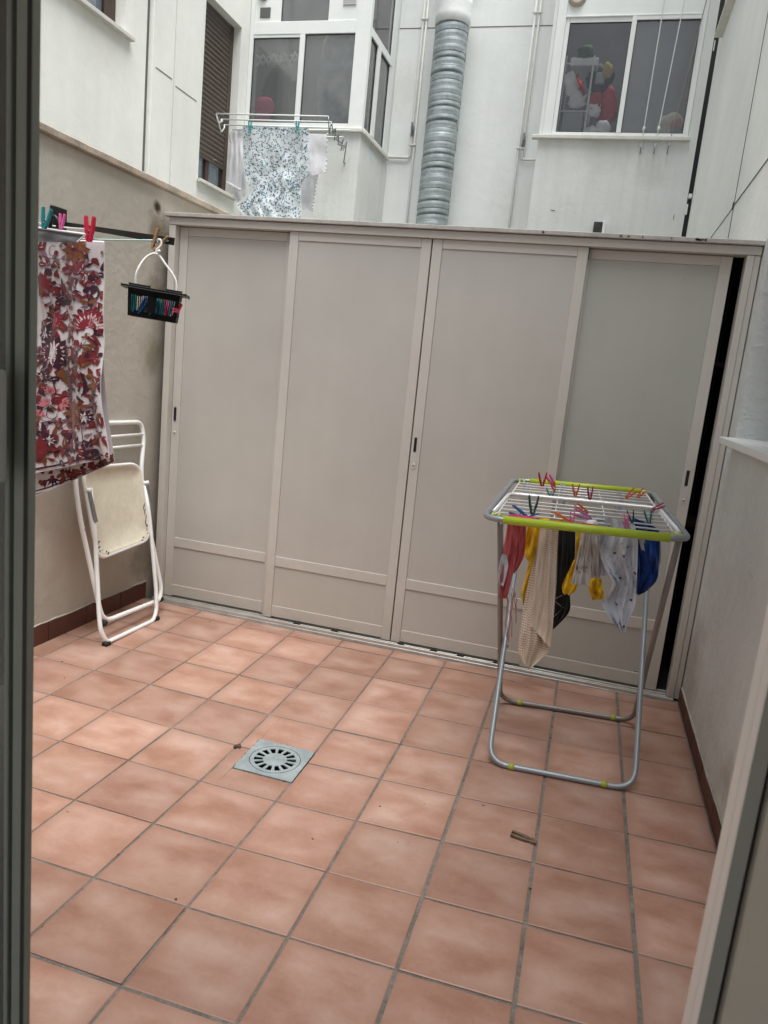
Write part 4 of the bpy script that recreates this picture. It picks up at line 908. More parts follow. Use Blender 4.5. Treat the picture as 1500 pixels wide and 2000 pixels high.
def leafsprig(x, y, a, n, L, w, mi, step=9., alt=1):
    ang = math.radians(a)
    path = [(x + math.cos(ang) * step * k, y + math.sin(ang) * step * k + 2.2 * math.sin(k)) for k in range(n + 1)]; dr(front, strip(path, .55), PL)
    for k in range(1, n + 1): dr(front, [petal(*path[k], L, w, a + (55 if k % 2 else -55) * alt, 5)], mi)
def sunflower(x, y, r, n, c1, c2, c3, sy=1., a0=0, span=360):
    for k in range(n): dr(front, [petal(x, y, r, r * .24, a0 + span * k / n, 6, .8)], c1)
    for k in range(n): dr(front, [petal(x, y, r * .72, r * .12, a0 + span * (k + .5) / n, 5, .8)], 0 if c2 is None else c2)
    dr(front, [disc(x, y, r * .34, 10)], c3)
def fan(x, y, r, a, n, c1, c2, spread=150):
    for k in range(n): dr(front, [petal(x, y, r, r * .17, a - spread / 2 + spread * k / (n - 1), 5, .75)], c1)
    for k in range(n - 1): dr(front, [petal(x, y, r * .8, r * .05, a - spread / 2 + spread * (k + .5) / (n - 1), 4, .8)], c2)
def dots(x, y, dx, dy, n, r=1.1, bend=0.):
    for k in range(n): dr(front, [disc(x + dx * k, y + dy * k + bend * k * k, r, 6)], PL)
rnd = random.Random(31)
for k in range(230):
    y = rnd.uniform(472, 905); x = rnd.uniform(70, 204 + max(0, y - 720) * .12); a = rnd.uniform(0, 360)
    dr(front, [petal(x, y, rnd.uniform(12, 24), rnd.uniform(2.5, 6), a, 6)], rnd.choice((MA, MA, PL, PL, RU, MV, RE)))
for k in range(90):
    y = rnd.uniform(480, 900); x = rnd.uniform(70, 204 + max(0, y - 720) * .12); a = rnd.uniform(0, 360)
    dr(front, [petal(x, y, rnd.uniform(18, 32), rnd.uniform(4, 7.5), a, 7)], rnd.choice((MA, PL, MA, RU)))
    dr(front, [petal(x + 3 * math.cos(math.radians(a)), y + 3 * math.sin(math.radians(a)), 12, .8, a, 4)], 0)
for (x, y, r_) in ((178, 545, 17), (120, 585, 14), (86, 650, 18), (150, 690, 15), (90, 735, 14), (175, 815, 16), (100, 860, 16), (150, 868, 18), (188, 700, 15)):
    for k in range(9): dr(front, [petal(x, y, r_, r_ * .27, 40 * k + x, 6, .8)], MA if r_ % 2 else PL)
    for k in range(9): dr(front, [petal(x, y, r_ * .7, r_ * .09, 40 * k + x + 20, 4, .8)], 0)
    dr(front, [disc(x, y, r_ * .3, 9)], RU)
for oy in (0, 318):
    sunflower(152, 489 + oy, 30, 8, RU, MA, MA); dr(front, [petal(146, 480 + oy, 13, 3, 95, 5), petal(160, 482 + oy, 12, 2.6, 75, 5)], 0)
    leafsprig(84, 500 + oy, 12, 5, 13, 3.2, MV, 10); dr(front, strip([(105 + 9 * math.cos(q / 2.), 490 + oy + 10 * math.sin(q / 2.)) for q in range(12)], .6), PL)
    for (a, b, an) in ((108, 530, 60), (122, 528, -20), (137, 528, -30), (152, 525, 70), (118, 555, 40), (132, 552, 20), (148, 540, 95), (104, 562, 10), (114, 560, 110), (128, 560, 100)): dr(front, [petal(a, b + oy, 17, 4.3, an, 6, .8)], MA)
    dr(front, strip([(104, 566 + oy), (122, 560 + oy), (136, 548 + oy), (150, 522 + oy)], .7), PL)
    for q in range(10):
        a = math.radians(200 + q * 22); dr(front, [disc(186 + 11 * math.cos(a), 574 + oy + 13 * math.sin(a), 4.6 - .25 * q, 8)], PL)
    dr(front, [petal(183, 505 + oy, 20, 6, 50, 6)], MA); dr(front, strip([(170, 510 + oy), (173, 545 + oy), (178, 580 + oy), (186, 606 + oy)], .7), PL)
    for (a, b, an) in ((172, 520, -60), (174, 535, -30), (172, 548, 200), (176, 560, -20), (188, 530, 60), (168, 590, 220), (180, 596, 150)): dr(front, [petal(a, b + oy, 15, 3.2, an, 5)], MV)
    dots(84, 510 + oy, 1.6, 5, 12, 1.0, -.08)
    sunflower(78, 557 + oy, 27, 12, MA, RE, RU)
    if oy == 0:
        fan(102, 625, 21, 0, 8, RE, PK, 170); fan(102, 625, 22, 180, 3, PL, 0, 100); dr(front, [petal(108, 618, 24, 3.5, -70, 5), petal(116, 622, 22, 3.4, -50, 5), petal(104, 634, 26, 3.5, 90, 5), petal(114, 632, 22, 3.2, 60, 5)], MA)
        leafsprig(128, 600, 70, 4, 16, 3.6, MA, 11); fan(184, 638, 36, 270, 13, RE, PK, 200); fan(184, 640, 27, 270, 12, 0, RE, 180); fan(184, 642, 21, 270, 9, MA, PK, 170); dr(front, [disc(184, 650, 8, 10)], 0); dr(front, [disc(182, 656, 5, 8)], RU)
        dots(126, 642, 4.4, 2.6, 7)
        sunflower(106, 690, 36, 15, PL, 0, MA); sunflower(106, 690, 24, 11, MA, 0, RE, a0=10)
        dr(front, [petal(140, 715, 38, 8, 250, 8), petal(152, 712, 32, 6, 300, 7), petal(130, 722, 34, 7, 60, 7)], PL); dr(front, [petal(118, 722, 42, 9, 65, 8)], RU)
        dr(front, [petal(160, 665, 22, 6, 60, 6), petal(168, 700, 22, 7, 10, 6), petal(150, 728, 22, 8, 320, 6), petal(146, 745, 20, 6, 300, 6)], MA); dr(front, strip([(150, 712), (166, 690), (180, 668)], .7), PL)
        for q in range(9): dr(front, [petal(138 + q * 3.6, 758 + 10 * math.sin(q * 1.7), 14, 2.2, 150 + q * 17, 5)], PL)
        for (a, b, an) in ((180, 752, 30), (186, 770, 80), (178, 735, 10), (190, 744, 60)): dr(front, [petal(a, b, 24, 6, an, 6)], RU)
        for q in range(7): dr(front, [petal(172 + q * 2, 726 + q * 5, 26, 2., 70 + q * 9, 4)], PL)
        fan(104, 768, 16, 270, 5, PK, RE, 110); fan(96, 792, 17, 240, 6, PK, RE, 110); fan(118, 786, 18, 20, 6, PK, RE, 120); fan(84, 800, 18, 100, 5, PK, RE, 100)
        dr(front, strip([(107, 735), (112, 765), (106, 790), (92, 800)], .8), PL); dots(92, 745, 1, 5, 6); dots(120, 800, 4, -4, 6, 1.2)
rnd = random.Random(77)
for k in range(70):
    y = rnd.uniform(478, 900); x = rnd.uniform(72, 204 + max(0, y - 720) * .12); a = rnd.uniform(0, 360); m_ = rnd.choice((MA, MV, MV, PL, RU, MA))
    dr(front, [petal(x, y, rnd.uniform(8, 17), rnd.uniform(1.6, 4), a, 5)], m_)
    if k % 2: dr(front, strip([(x, y), (x - 7 * math.cos(math.radians(a)), y - 7 * math.sin(math.radians(a)) + 2), (x - 13 * math.cos(math.radians(a)), y - 13 * math.sin(math.radians(a)) + 5)], .5), PL)
# borders
dr(front, strip([(68, 917), (110, 909), (160, 898), (195, 888), (226, 889)], 2.0), PL)
def drb(polys, mi):
    for p in polys: back.poly(bm, p, mi, -.002)
for q in range(12): drb([petal(84 + q * 12, 936 - q * 3 + 4 * math.sin(q * 2), 15, 4.2, 70 + 60 * math.sin(q * 1.3), 6)], MA if q % 3 else RU)
for q in range(46):
    x = rnd.uniform(72, 224); t_ = (x - 66) / 162; y = 968 - 66 * t_ ** 1.15 - rnd.uniform(8, 12 + 30 * (1 - t_)); drb([petal(x, y, rnd.uniform(9, 17), rnd.uniform(2.2, 5), rnd.uniform(0, 360), 5)], rnd.choice((MA, PL, RU, MA)))
for q in range(9):
    for k in range(5): drb([petal(108, 934, 18, 2.5, 20 + k * 35, 5)], PL)
drb(strip([(66, 961), (100, 951), (150, 931), (190, 912), (229, 899)], 1.4), PL); drb(strip([(66, 968), (100, 958), (150, 936), (190, 916), (230, 902)], 1.2), PL)
tag(link('tablecloth', bm, ['cloth_floral', 'print_maroon', 'print_plum', 'print_rust', 'print_pink', 'print_red', 'print_mauve'], smooth=True), 'white tablecloth with maroon and rust flowers hanging at the left', 'tablecloth')

G2 = 'pegs on the left clothesline'
peg_px('clothes_peg', 'teal plastic peg at the far left of the wall clothesline', 'peg_teal', (86, 446), (93, 405), .44, op=12, group=G2)
peg_px('clothes_peg', 'small pink plastic peg left of the red one on the wall clothesline', 'peg_pink', (119, 448), (122, 417), .47, op=8, group=G2)
peg_px('clothes_peg', 'large red plastic peg clipped over the floral tablecloth edge', 'peg_red', (174, 472), (176, 421), .52, op=9, group=G2)
peg_px('clothes_peg', 'brown wooden peg holding the hook of the black basket', 'wood_peg', (299, 487), (320, 452), .468, op=16, group=G2, side=(1, .0, .2))
bm = BM(); c = atY(107, 434, .50); tube(bm, round_path([c + Vector(v) for v in ((-.022, 0, -.025), (-.02, 0, .012), (-.004, 0, .026), (.014, 0, .012), (.016, 0, -.025))], .01), .008, 8); tag(link('line_clip', bm, 'black_plastic'), 'black plastic clip between the teal and pink pegs', 'clip')

# peg basket
def build_basket():
    c = atY(302, 592, .455); t = thing('peg_basket', 'black slotted plastic peg basket hanging by a white hook handle', 'basket', c)
    rot = Matrix.Rotation(math.radians(24), 3, 'Z') @ Matrix.Rotation(math.radians(3.5), 3, 'Y')
    def W(x, y, z): return c + rot @ Vector((x, y, z))
    hw, hd, zb, zt = .092, .052, -.064, .046; kw, kd = .112, .066   # bottom and top half sizes
    bm = BM()
    def wallp(s, q): # s in -1..1 along width
        f = (q - zb) / (zt - zb); return hw + (kw - .012 - hw) * f, hd + (kd - .012 - hd) * f
    def face(fn, n, groups):
        """slotted side: vertical ribs between a bottom band and a top band"""
        za, zc = zb + .022, zt - .028
        def q2(u0, u1, a, b):
            bmv = [bm.verts.new(fn(u0, a)), bm.verts.new(fn(u1, a)), bm.verts.new(fn(u1, b)), bm.verts.new(fn(u0, b))]; bm.faces.new(bmv)
        q2(-1, 1, zb, za); q2(-1, 1, zc, zt)
        last = -1.
        for (g0, g1, m) in groups:
            q2(last, g0, za, zc); w = (g1 - g0) / m
            for k in range(m): q2(g0 + w * (k + .56), g0 + w * (k + 1), za, zc)
            last = g1
        q2(last, 1., za, zc)
    grp = [(-.86, -.16, 9), (.16, .88, 10)]
    face(lambda u, z: W(u * wallp(0, z)[0], -wallp(0, z)[1] + .012 * abs(u) ** 2 * 1.5, z), 0, grp)
    face(lambda u, z: W(u * wallp(0, z)[0], wallp(0, z)[1] - .012 * abs(u) ** 2 * 1.5, z), 0, grp)
    sg = [(-.7, .7, 7)]
    for s in (-1, 1): face(lambda u, z, s=s: W(s * wallp(0, z)[0], u * (wallp(0, z)[1] - .018), z), 0, sg)
    bmesh.ops.solidify(bm, geom=list(bm.faces), thickness=.0025)
    vs = [W(s[0] * hw, s[1] * (hd - .018), zb + .001) for s in ((-1, -1), (1, -1), (1, 1), (-1, 1))]; quad(bm, *vs)
    part('basket_body', bm, 'black_plastic', t)
    bm = BM()
    def bar(a, b, w, h): 
        A, B_ = W(*a), W(*b); d = B_ - A; x = d.normalized(); u = rot @ Vector((0, 0, 1)); obox(bm, (A + B_) / 2, x, x.cross(u), u, d.length, w, h, .002)
    bar((-kw - .009, -kd + .01, zt), (kw + .009, -kd + .01, zt), .018, .008); bar((-kw - .012, kd - .01, zt), (kw + .012, kd - .01, zt), .018, .008); bar((-kw, -kd + .02, zt), (-kw, kd - .02, zt), .022, .008); bar((kw, -kd + .02, zt), (kw, kd - .02, zt), .022, .008)
    bar((-kw + .02, -kd + .008, zt + .008), (-.012, -kd + .008, zt + .008), .012, .008); bar((.05, -kd + .008, zt + .008), (kw - .004, -kd + .008, zt + .008), .012, .008)
    part('rim', bm, 'black_plastic', t)
    bm = BM(); top = atY(306, 497, .455); hk = atY(311, 474, .462)
    L0, R0 = W(-.075, -.02, zt + .004), W(.082, -.02, zt + .0)
    arch = [L0, L0 + Vector((.004, 0, .055)), L0.lerp(top, .6) + Vector((-.012, 0, .035)), top + Vector((0, 0, .002)), R0.lerp(top, .62) + Vector((.004, 0, .022)), R0 + Vector((-.006, 0, .055)), R0]
    P = []; n = 6
    for i in range(len(arch) - 1):
        p0, p1, p2, p3 = arch[max(0, i - 1)], arch[i], arch[i + 1], arch[min(len(arch) - 1, i + 2)]
        for k in range(n): x = k / n; P.append(.5 * ((2 * p1) + (p2 - p0) * x + (2 * p0 - 5 * p1 + 4 * p2 - p3) * x * x + (3 * p1 - p0 - 3 * p2 + p3) * x ** 3))
    P.append(arch[-1]); tube(bm, P, .0048, 8)
    hook = [top, top + Vector((-.004, 0, .018)), top.lerp(hk, .5) + Vector((.008, 0, .006)), hk + Vector((.012, 0, -.004)), hk + Vector((.006, 0, .012)), hk + Vector((-.006, 0, .012))]
    tube(bm, round_path(hook, .012, 5), .0042, 8); bmesh.ops.create_uvsphere(bm, u_segments=8, v_segments=6, radius=.007, matrix=Matrix.Translation(top + Vector((.012, -.004, .012))))
    part('handle', bm, 'hanger_white', t, True)
    # pegs lying inside
    cols = ['peg_teal', 'peg_aqua', 'peg_blue', 'peg_white', 'peg_aqua', 'peg_orange', 'peg_teal', 'peg_red', 'peg_aqua', 'peg_blue', 'wood_peg', 'peg_teal', 'peg_hot', 'peg_aqua', 'peg_white', 'peg_red']
    rnd = random.Random(3); names = dict(peg_teal='teal', peg_aqua='aqua', peg_blue='blue', peg_white='white', peg_orange='orange', peg_red='red', peg_hot='hot pink', wood_peg='wooden')
    for k, m in enumerate(cols):
        x = -.074 + .150 * k / (len(cols) - 1); pos = W(x, -.036 + .03 * rnd.random(), zb + .010 + .012 * rnd.random()); up = rot @ Vector((rnd.uniform(-.5, .5), rnd.uniform(-.1, .3), 1))
        o = peg('clothes_peg', '%s peg stored upright among others inside the black basket' % names[m], m, pos, up, (1, 0, .2), 4, 'pegs inside the black basket', .95)
    p = W(.084, -.068, -.018); peg('clothes_peg', 'red peg poking out at the right end of the black basket', 'peg_hot', p + Vector((0, .04, .0)), (0.1, -1, .02), (0, 0, 1), 3, 'pegs inside the black basket', .7)
build_basket()

# ------------------------------------------------------------------ folding chair leaning on the left wall
def build_chair():
    P0 = Vector((-1.37, 1, .02)); nrm = Vector((1.06, 0, .22)).normalized(); v_up = Vector((-.22, 0, 1.06)).normalized()
    t = thing('folding_chair', 'white tubular folding chair with cream seat leaning folded against the left wall', 'chair', (-1.42, 1.1, 0))
    def Q(yv, s, n=0.): return Vector((P0.x, yv, P0.z)) + v_up * s + nrm * n
    r = .0125
    # long frame: backrest hoop and legs joined by the raised bottom bar
    bm = BM(); fr = [Q(.905, .115), Q(.885, .30), Q(.868, .60), Q(.872, .85), Q(.985, .905), Q(1.03, .99), Q(1.05, 1.125), Q(1.47, 1.115), Q(1.502, 1.0), Q(1.462, .88), Q(1.425, .80), Q(1.425, .60), Q(1.448, .30), Q(1.462, .115)]
    fr = [Q(.918, .107), Q(.868, .65), Q(.872, .845), Q(.93, 1.03), Q(.99, 1.125), Q(1.50, 1.115), Q(1.505, 1.02), Q(1.428, .83), Q(1.424, .62), Q(1.470, .145), Q(1.436, .083)]
    tube(bm, round_path(fr, .075, 7, True), r, 10, True); part('back_frame', bm, 'chair_white', t, True)
    for s_ in (1.045, .985):
        bm = BM(); tube(bm, [Q(.96, s_ + .005), Q(1.495 if s_ > 1 else 1.475, s_)], .0085, 8); part('back_slat', bm, 'chair_white', t, True)
    # leg frame with the feet
    bm = BM(); lg = [Q(.903, .80, .030), Q(.892, .56, .030), Q(.852, .085, .034), Q(.885, .008, .034), Q(1.30, -.004, .034), Q(1.362, .06, .034), Q(1.402, .56, .030), Q(1.398, .76, .030)]
    lg = [Q(.945, .80, .026), Q(.928, .56, .026), Q(.862, .16, .030), Q(.850, .085, .034), Q(.880, .010, .036), Q(1.300, .0, .036), Q(1.345, .052, .034), Q(1.372, .16, .03), Q(1.412, .56, .026), Q(1.412, .76, .026)]
    tube(bm, round_path(lg, .03, 5), r * .92, 10); part('leg_frame', bm, 'chair_white', t, True)
    for (yy, a) in ((.876, 1), (1.322, -1)):
        bm = BM(); tube(bm, [Q(yy - .016, .006, .036), Q(yy + .016, .002, .036)], .0165, 10); part('foot', bm, 'rubber', t, True)
    for (yy, ss) in ((.925, .098), (1.446, .085)):
        bm = BM(); tube(bm, [Q(yy - .012, ss, .0), Q(yy + .012, ss, .0)], .0155, 10); part('foot', bm, 'rubber', t, True)
    # seat: shallow pan with a rounded rim
    bm = BM(); cs = [(.935, .448), (1.378, .452), (1.392, .80), (1.345, .885), (.90, .90)]; cs = [(.925, .435), (1.385, .452), (1.392, .855), (1.33, .888), (.905, .905)]
    nm = .020
    rim = round_path([Q(a, b, nm) for a, b in cs], .07, 6, True); cen = sum(rim, Vector()) / len(rim)
    levels = [(1.0, -.012), (1.0, .010), (.97, .012), (.93, .006), (.88, -.004), (.5, -.006)]
    rg = [[bm.verts.new(cen + (p - cen) * k + nrm * h) for p in rim] for k, h in levels]; n = len(rim)
    for a, b in zip(rg, rg[1:]):
        for k in range(n): f = bm.faces.new((a[k], a[(k + 1) % n], b[(k + 1) % n], b[k])); f.smooth = True
    bm.faces.new(rg[-1]); bm.faces.new(list(reversed(rg[0]))); seat = part('seat', bm, 'chair_seat', t)
    bm = BM(); tube(bm, [p + nrm * .004 for p in rim], .0095, 8, True); part('seat_rim', bm, 'chair_white', seat, True)
    bm = BM(); rnd = random.Random(4)
    for k in range(16):
        a = rnd.choice(rim[:14] + rim[:10]); p = a + (cen - a) * rnd.uniform(.02, .1) + nrm * .0105; bmesh.ops.create_icosphere(bm, subdivisions=1, radius=1, matrix=Matrix.Translation(p) @ Matrix.Diagonal((.002, rnd.uniform(.004, .014), rnd.uniform(.002, .005), 1)))
    for k in range(8):
        a = Q(1.372 + rnd.uniform(-.006, .008), .50 + .2 * rnd.random(), nm + .0095); bmesh.ops.create_icosphere(bm, subdivisions=1, radius=1, matrix=Matrix.Translation(a) @ Matrix.Diagonal((.002, .003, rnd.uniform(.006, .02), 1)))
    part('rust_spots', bm, 'rust', seat)
    for (yy, s0) in ((.915, .785), (1.418, .765)):
        bm = BM(); A, B_ = Q(yy + (.004 if yy < 1 else -.004), s0, .038), Q(yy + .022 if yy < 1 else yy + .016, s0 - .16, .036); d = B_ - A; ax = d.normalized(); obox(bm, (A + B_) / 2, ax, nrm, ax.cross(nrm), d.length, .006, .022, .001); part('hinge_bar', bm, 'steel', t)
        bm = BM(); tube(bm, [A + nrm * -.02 + Vector((0, -.012, .006)), A + nrm * .006 + Vector((0, .012, .006))], .012, 8); part('hinge', bm, 'chair_white', t, True)
    for (a, b) in ((.877, .60), (.900, .40), (1.424, .60), (1.44, .47), (1.40, .47), (.93, .45)): bm = BM(); bmesh.ops.create_uvsphere(bm, u_segments=8, v_segments=6, radius=.005, matrix=Matrix.Translation(Q(a, b, .0125))); part('rivet', bm, 'steel', t)
build_chair()

# ------------------------------------------------------------------ clothes airer
FLc, FRc, BLc, BRc = Vector((.540, .50, 1.036)), Vector((1.262, .50, 1.064)), Vector((.541, 1.50, 1.066)), Vector((1.200, 1.50, 1.092))
def TP(u, y, dz=0.):
    w = (y - .5) / 1.0; a = FLc.lerp(BLc, w); b = FRc.lerp(BRc, w); return a.lerp(b, u) + Vector((0, 0, dz))
def build_airer():
    t = thing('clothes_airer', 'grey tubular clothes airer with lime green end grips standing on the tiles', 'clothes airer', (.92, .9, 0))
    r = .0115
    bm = BM(); tube(bm, round_path([FLc, FRc, BRc, BLc], .075, 7, True), r, 10, True); part('top_frame', bm, 'airer_grey', t, True)
    bm = BM(); tube(bm, [TP(.10, .5), TP(.91, .5)], .0155, 12); part('grip', bm, 'lime', t, True)
    bm = BM(); tube(bm, [TP(.12, 1.5), TP(.92, 1.5)], .0155, 12); part('grip', bm, 'lime', t, True)
    bm = BM(); tube(bm, round_path([TP(.03, .62, .004), TP(.05, 1.02, .01), TP(.95, 1.02, .01), TP(.97, .60, .004)], .04, 5), .0085, 8); part('middle_bar', bm, 'airer_wire', t, True)
    ys = [.61, .685, .76, .835, .91, 1.10, 1.175, 1.25, 1.325, 1.40]
    for y_ in ys:
        bm = BM(); tube(bm, [TP(.055, y_, .004), TP(.945, y_, .004)], .0036, 6); part('wire', bm, 'airer_wire', t, True)
    for u in (.055, .945):
        bm = BM(); tube(bm, [TP(u - .02 if u < .5 else u + .03, .545, .004), TP(u, .61, .001), TP(u, 1.40, .001), TP(u, 1.45, .0)], .0045, 6); part('side_wire', bm, 'airer_wire', t, True)
    for u in (.35, .62):
        bm = BM(); tube(bm, [TP(u, .61, -.002), TP(u, 1.40, -.002)], .003, 6); part('cross_wire', bm, 'airer_wire', t, True)
    for (u, y_) in ((.055, .55), (.945, .55), (.07, 1.45), (.93, 1.45)):
        for k in (-1, 1):
            bm = BM(); tube(bm, [TP(u + k * .016 - .006, y_, .0), TP(u + k * .016 + .006, y_, .0)], .016, 10); obox(bm, TP(u + k * .016, y_ - .02, -.004), Vector((1, 0, 0)), Vector((0, 1, 0)), Vector((0, 0, 1)), .010, .05, .012, .002); part('joint_clip', bm, 'lime', t, True)
    # legs: wide frame (rear feet to front top), narrow frame (front feet to rear top)
    zb1 = zf(.95, 1.22) + r; zb2 = zf(.95, .57) + r
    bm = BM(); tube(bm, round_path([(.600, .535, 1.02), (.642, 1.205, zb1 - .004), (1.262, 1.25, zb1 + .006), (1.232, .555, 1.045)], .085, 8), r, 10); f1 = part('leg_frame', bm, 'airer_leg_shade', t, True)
    bm = BM(); tube(bm, round_path([(.612, 1.47, 1.06), (.672, .575, zb2 - .005), (1.238, .595, zb2 + .008), (1.200, 1.48, 1.085)], .085, 8), r, 10); f2 = part('leg_frame', bm, 'airer_grey', t, True)
    for (x, y_, z, f) in ((.765, .5775, zb2 - .003, f2), (1.125, .5905, zb2 + .006, f2), (.735, 1.212, zb1 - .003, f1), (1.17, 1.243, zb1 + .005, f1)):
        bm = BM(); tube(bm, [(x - .012, y_, z), (x + .012, y_ + .001, z)], r + .0018, 12); part('foot_band', bm, 'lime_band', f, True)
    for (x, s) in ((.642, 1), (1.222, -1)):
        bm = BM(); tube(bm, [(x - .02, .98, .385), (x + .02, .98, .385)], .006, 8); part('pivot_bolt', bm, 'steel', t, True)
build_airer()

# ------------------------------------------------------------------ laundry on the airer
c_ = lambda x, y: (940 + x * .24667, 1010 + y * .24667)
def cc(*pts): return [c_(*p) for p in pts]
def cloth(name, label, cat, m, sheets, nu=18, nv=26, extra=None, layer=False, names=('front', 'back', 'strap', 'sleeve', 'sleeve'), ends=None):
    def one(shs, ex):
        bm = BM(); ly = bm.loops.layers.float_color.new('cell') if layer else None
        for s in shs: s.grid(bm, nu, nv, 0, 0., ly)
        if ex: ex(bm, sheets)
        return bm
    ms = m if isinstance(m, list) else [m]
    if len(sheets) == 1: return tag(link(name, one(sheets, extra), ms, smooth=True), label, cat)
    t = thing(name, label, cat, sheets[0].at(.5, 0))
    for k, s in enumerate(sheets): part(names[k], one([s], extra if k == 0 and not ends else None), ms, t, True)
    if ends: bm = BM(); extra(bm, sheets); part(ends, bm, ms, t)
    return t
def strings(bm, sheets):
    rnd = random.Random(2)
    for k in range(6):
        a = c_(205 + k * 14, 560 + 20 * k % 60); pts = [atY(a[0] + rnd.uniform(-2.5, 2.5) - j * (.5 if k < 4 else -.3), a[1] + j * 10.5 * (1.15 if k < 4 else .7), .60 + rnd.uniform(-.008, .008)) for j in range(9)]; tube(bm, pts, .0016, 5, mi=1)
cloth('pink_garment', 'dusty pink garment with dangling loose threads at the left end of the airer', 'garment', ['cloth_pink', 'thread_pink'],
      [Sheet(cc((215, 20), (195, 130), (160, 310), (150, 480), (140, 650)), cc((280, 20), (285, 200), (265, 380), (235, 520), (205, 640)), .615, 2.2, .014, 71), Sheet(cc((265, 20), (262, 140), (268, 280), (245, 420)), cc((362, 20), (352, 170), (330, 330), (262, 450)), .635, 1.6, .012, 72)], extra=strings, ends='loose_threads')
cloth('checked_cloth', 'small pale checked cloth drooping beside the pink garment', 'cloth', 'cloth_pale', [Sheet(cc((165, 290), (140, 400), (132, 535)), cc((200, 300), (213, 390), (180, 540)), .592, 2, .008, 73)], 8, 12)
cloth('yellow_garment', 'bright yellow garment hung behind the cream waffle towel', 'garment', 'cloth_yellow',
      [Sheet(cc((375, 0), (345, 160), (330, 290), (375, 355)), cc((540, 0), (520, 120), (480, 300), (450, 420)), .66, 2.4, .02, 74), Sheet(cc((385, 340), (345, 480), (315, 600), (328, 690)), cc((470, 300), (440, 480), (405, 620), (350, 700)), .72, 1.8, .012, 75),
       Sheet(cc((755, 60), (748, 200), (742, 345)), cc((800, 60), (780, 200), (772, 345)), .80, 1, .006, 76), Sheet(cc((735, 335), (690, 430), (640, 545), (645, 612)), cc((775, 335), (775, 450), (755, 560), (700, 616)), .80, 1.6, .012, 77), Sheet(cc((865, 480), (845, 545), (880, 660)), cc((950, 480), (958, 540), (975, 645)), .80, 1.6, .012, 78)], 12, 16)
cloth('waffle_towel', 'long cream waffle weave towel with a folded lower corner on the airer', 'towel', 'waffle',
      [Sheet(cc((475, 40), (440, 230), (390, 430), (345, 640), (318, 800), (292, 1020), (310, 1120), (372, 1200)), cc((612, 40), (605, 250), (597, 480), (580, 720), (565, 880), (545, 1040), (470, 1125), (380, 1203)), .592, 2.0, .013, 79),
       Sheet(cc((470, 60), (440, 300), (415, 560), (400, 760), (385, 850)), cc((606, 60), (598, 300), (585, 560), (572, 800), (546, 1036)), .572, 1.6, .010, 80, tilt=-.01)], 20, 40, layer=True)
def tri(bm, sheets):
    s = sheets[0]
    for a in strip(cc((585, 640), (640, 618)), .8) + strip(cc((578, 655), (648, 722), (575, 788)), .8): s.poly(bm, a, 1, -.004)
cloth('black_garment', 'black garment with a thin white outline hanging in the middle of the airer', 'garment', ['cloth_black', 'cloth_ash'],
      [Sheet(cc((615, 60), (600, 300), (585, 620), (565, 885)), cc((745, 60), (740, 340), (705, 600), (697, 750), (572, 888)), .86, 1.2, .012, 81)], extra=tri)
def band(bm, sheets):
    s = sheets[0]; rnd = random.Random(9)
    for k in range(34): x, y = rnd.uniform(750, 850), rnd.uniform(385, 435); s.poly(bm, petal(*c_(x, y), rnd.uniform(1.5, 3.8), .7, rnd.uniform(-50, 60), 3), 1, -.003)
    for k in range(9): s.poly(bm, strip(cc((725 + k * 15, 470), (718 + k * 15.5, 535)), .28)[0], 2, -.003)
cloth('knit_top', 'pale grey knitted top with a dark motif and ribbed hem on the airer', 'garment', ['cloth_knit', 'cloth_knit_dark', 'cloth_ash'],
      [Sheet(cc((830, 40), (800, 150), (760, 300), (735, 420), (708, 525)), cc((868, 40), (866, 150), (862, 300), (860, 430), (856, 540)), .61, 1.6, .010, 82), Sheet(cc((862, 40), (862, 250), (868, 480)), cc((930, 60), (935, 170), (955, 330), (945, 490)), .64, 1.8, .012, 83)], extra=band)
def fig(bm, sheets):
    s = sheets[0]; rnd = random.Random(12)
    for k in range(60):
        x, y = rnd.uniform(965, 1225), rnd.uniform(200, 850)
        s.poly(bm, petal(*c_(x, y), rnd.uniform(2.5, 6), rnd.uniform(.5, 1.1), rnd.uniform(0, 360), 4), 3, -.003)
    for (x, y) in ((1055, 285), (1125, 300), (1100, 490), (1070, 690), (1185, 655), (1215, 440), (1125, 855), (1060, 875), (1160, 240)):
        for k in range(3): s.poly(bm, petal(*c_(x - 12 + 8 * k, y - 4 + 6 * (k % 2)), 4.2, 1.2, 20 + 25 * k, 4), 1 if k else 2, -.004)
cloth('patterned_shirt', 'thin pale blue white shirt with small dark figures at the right of the airer', 'shirt', ['cloth_shirt', 'print_dark', 'print_red', 'cloth_denim'],
      [Sheet(cc((975, -10), (985, 120), (940, 280), (985, 420), (1035, 520), (985, 620), (955, 680), (1000, 770), (1060, 850), (1090, 880)), cc((1215, 60), (1240, 180), (1238, 330), (1232, 480), (1225, 600), (1215, 700), (1170, 800), (1150, 850), (1140, 900)), .60, 2.8, .020, 84)], 34, 40, extra=fig)
cloth('blue_garment', 'deep blue bodysuit hanging at the right end of the airer', 'garment', 'cloth_blue',
      [Sheet(cc((1200, 0), (1215, 200), (1225, 420), (1228, 612)), cc((1405, 90), (1412, 250), (1395, 480), (1325, 565), (1250, 610)), .70, 2.6, .026, 85)], 18, 24)
cloth('grey_vest', 'pale grey garment edge showing behind the blue bodysuit', 'garment', 'cloth_ash', [Sheet(cc((1370, 110), (1380, 200), (1385, 370)), cc((1420, 140), (1424, 220), (1420, 368)), .80, 1, .008, 86), Sheet(cc((1225, 100), (1245, 180), (1270, 265)), cc((1290, 170), (1305, 220), (1312, 268)), .68, 1, .006, 87)], 8, 10)
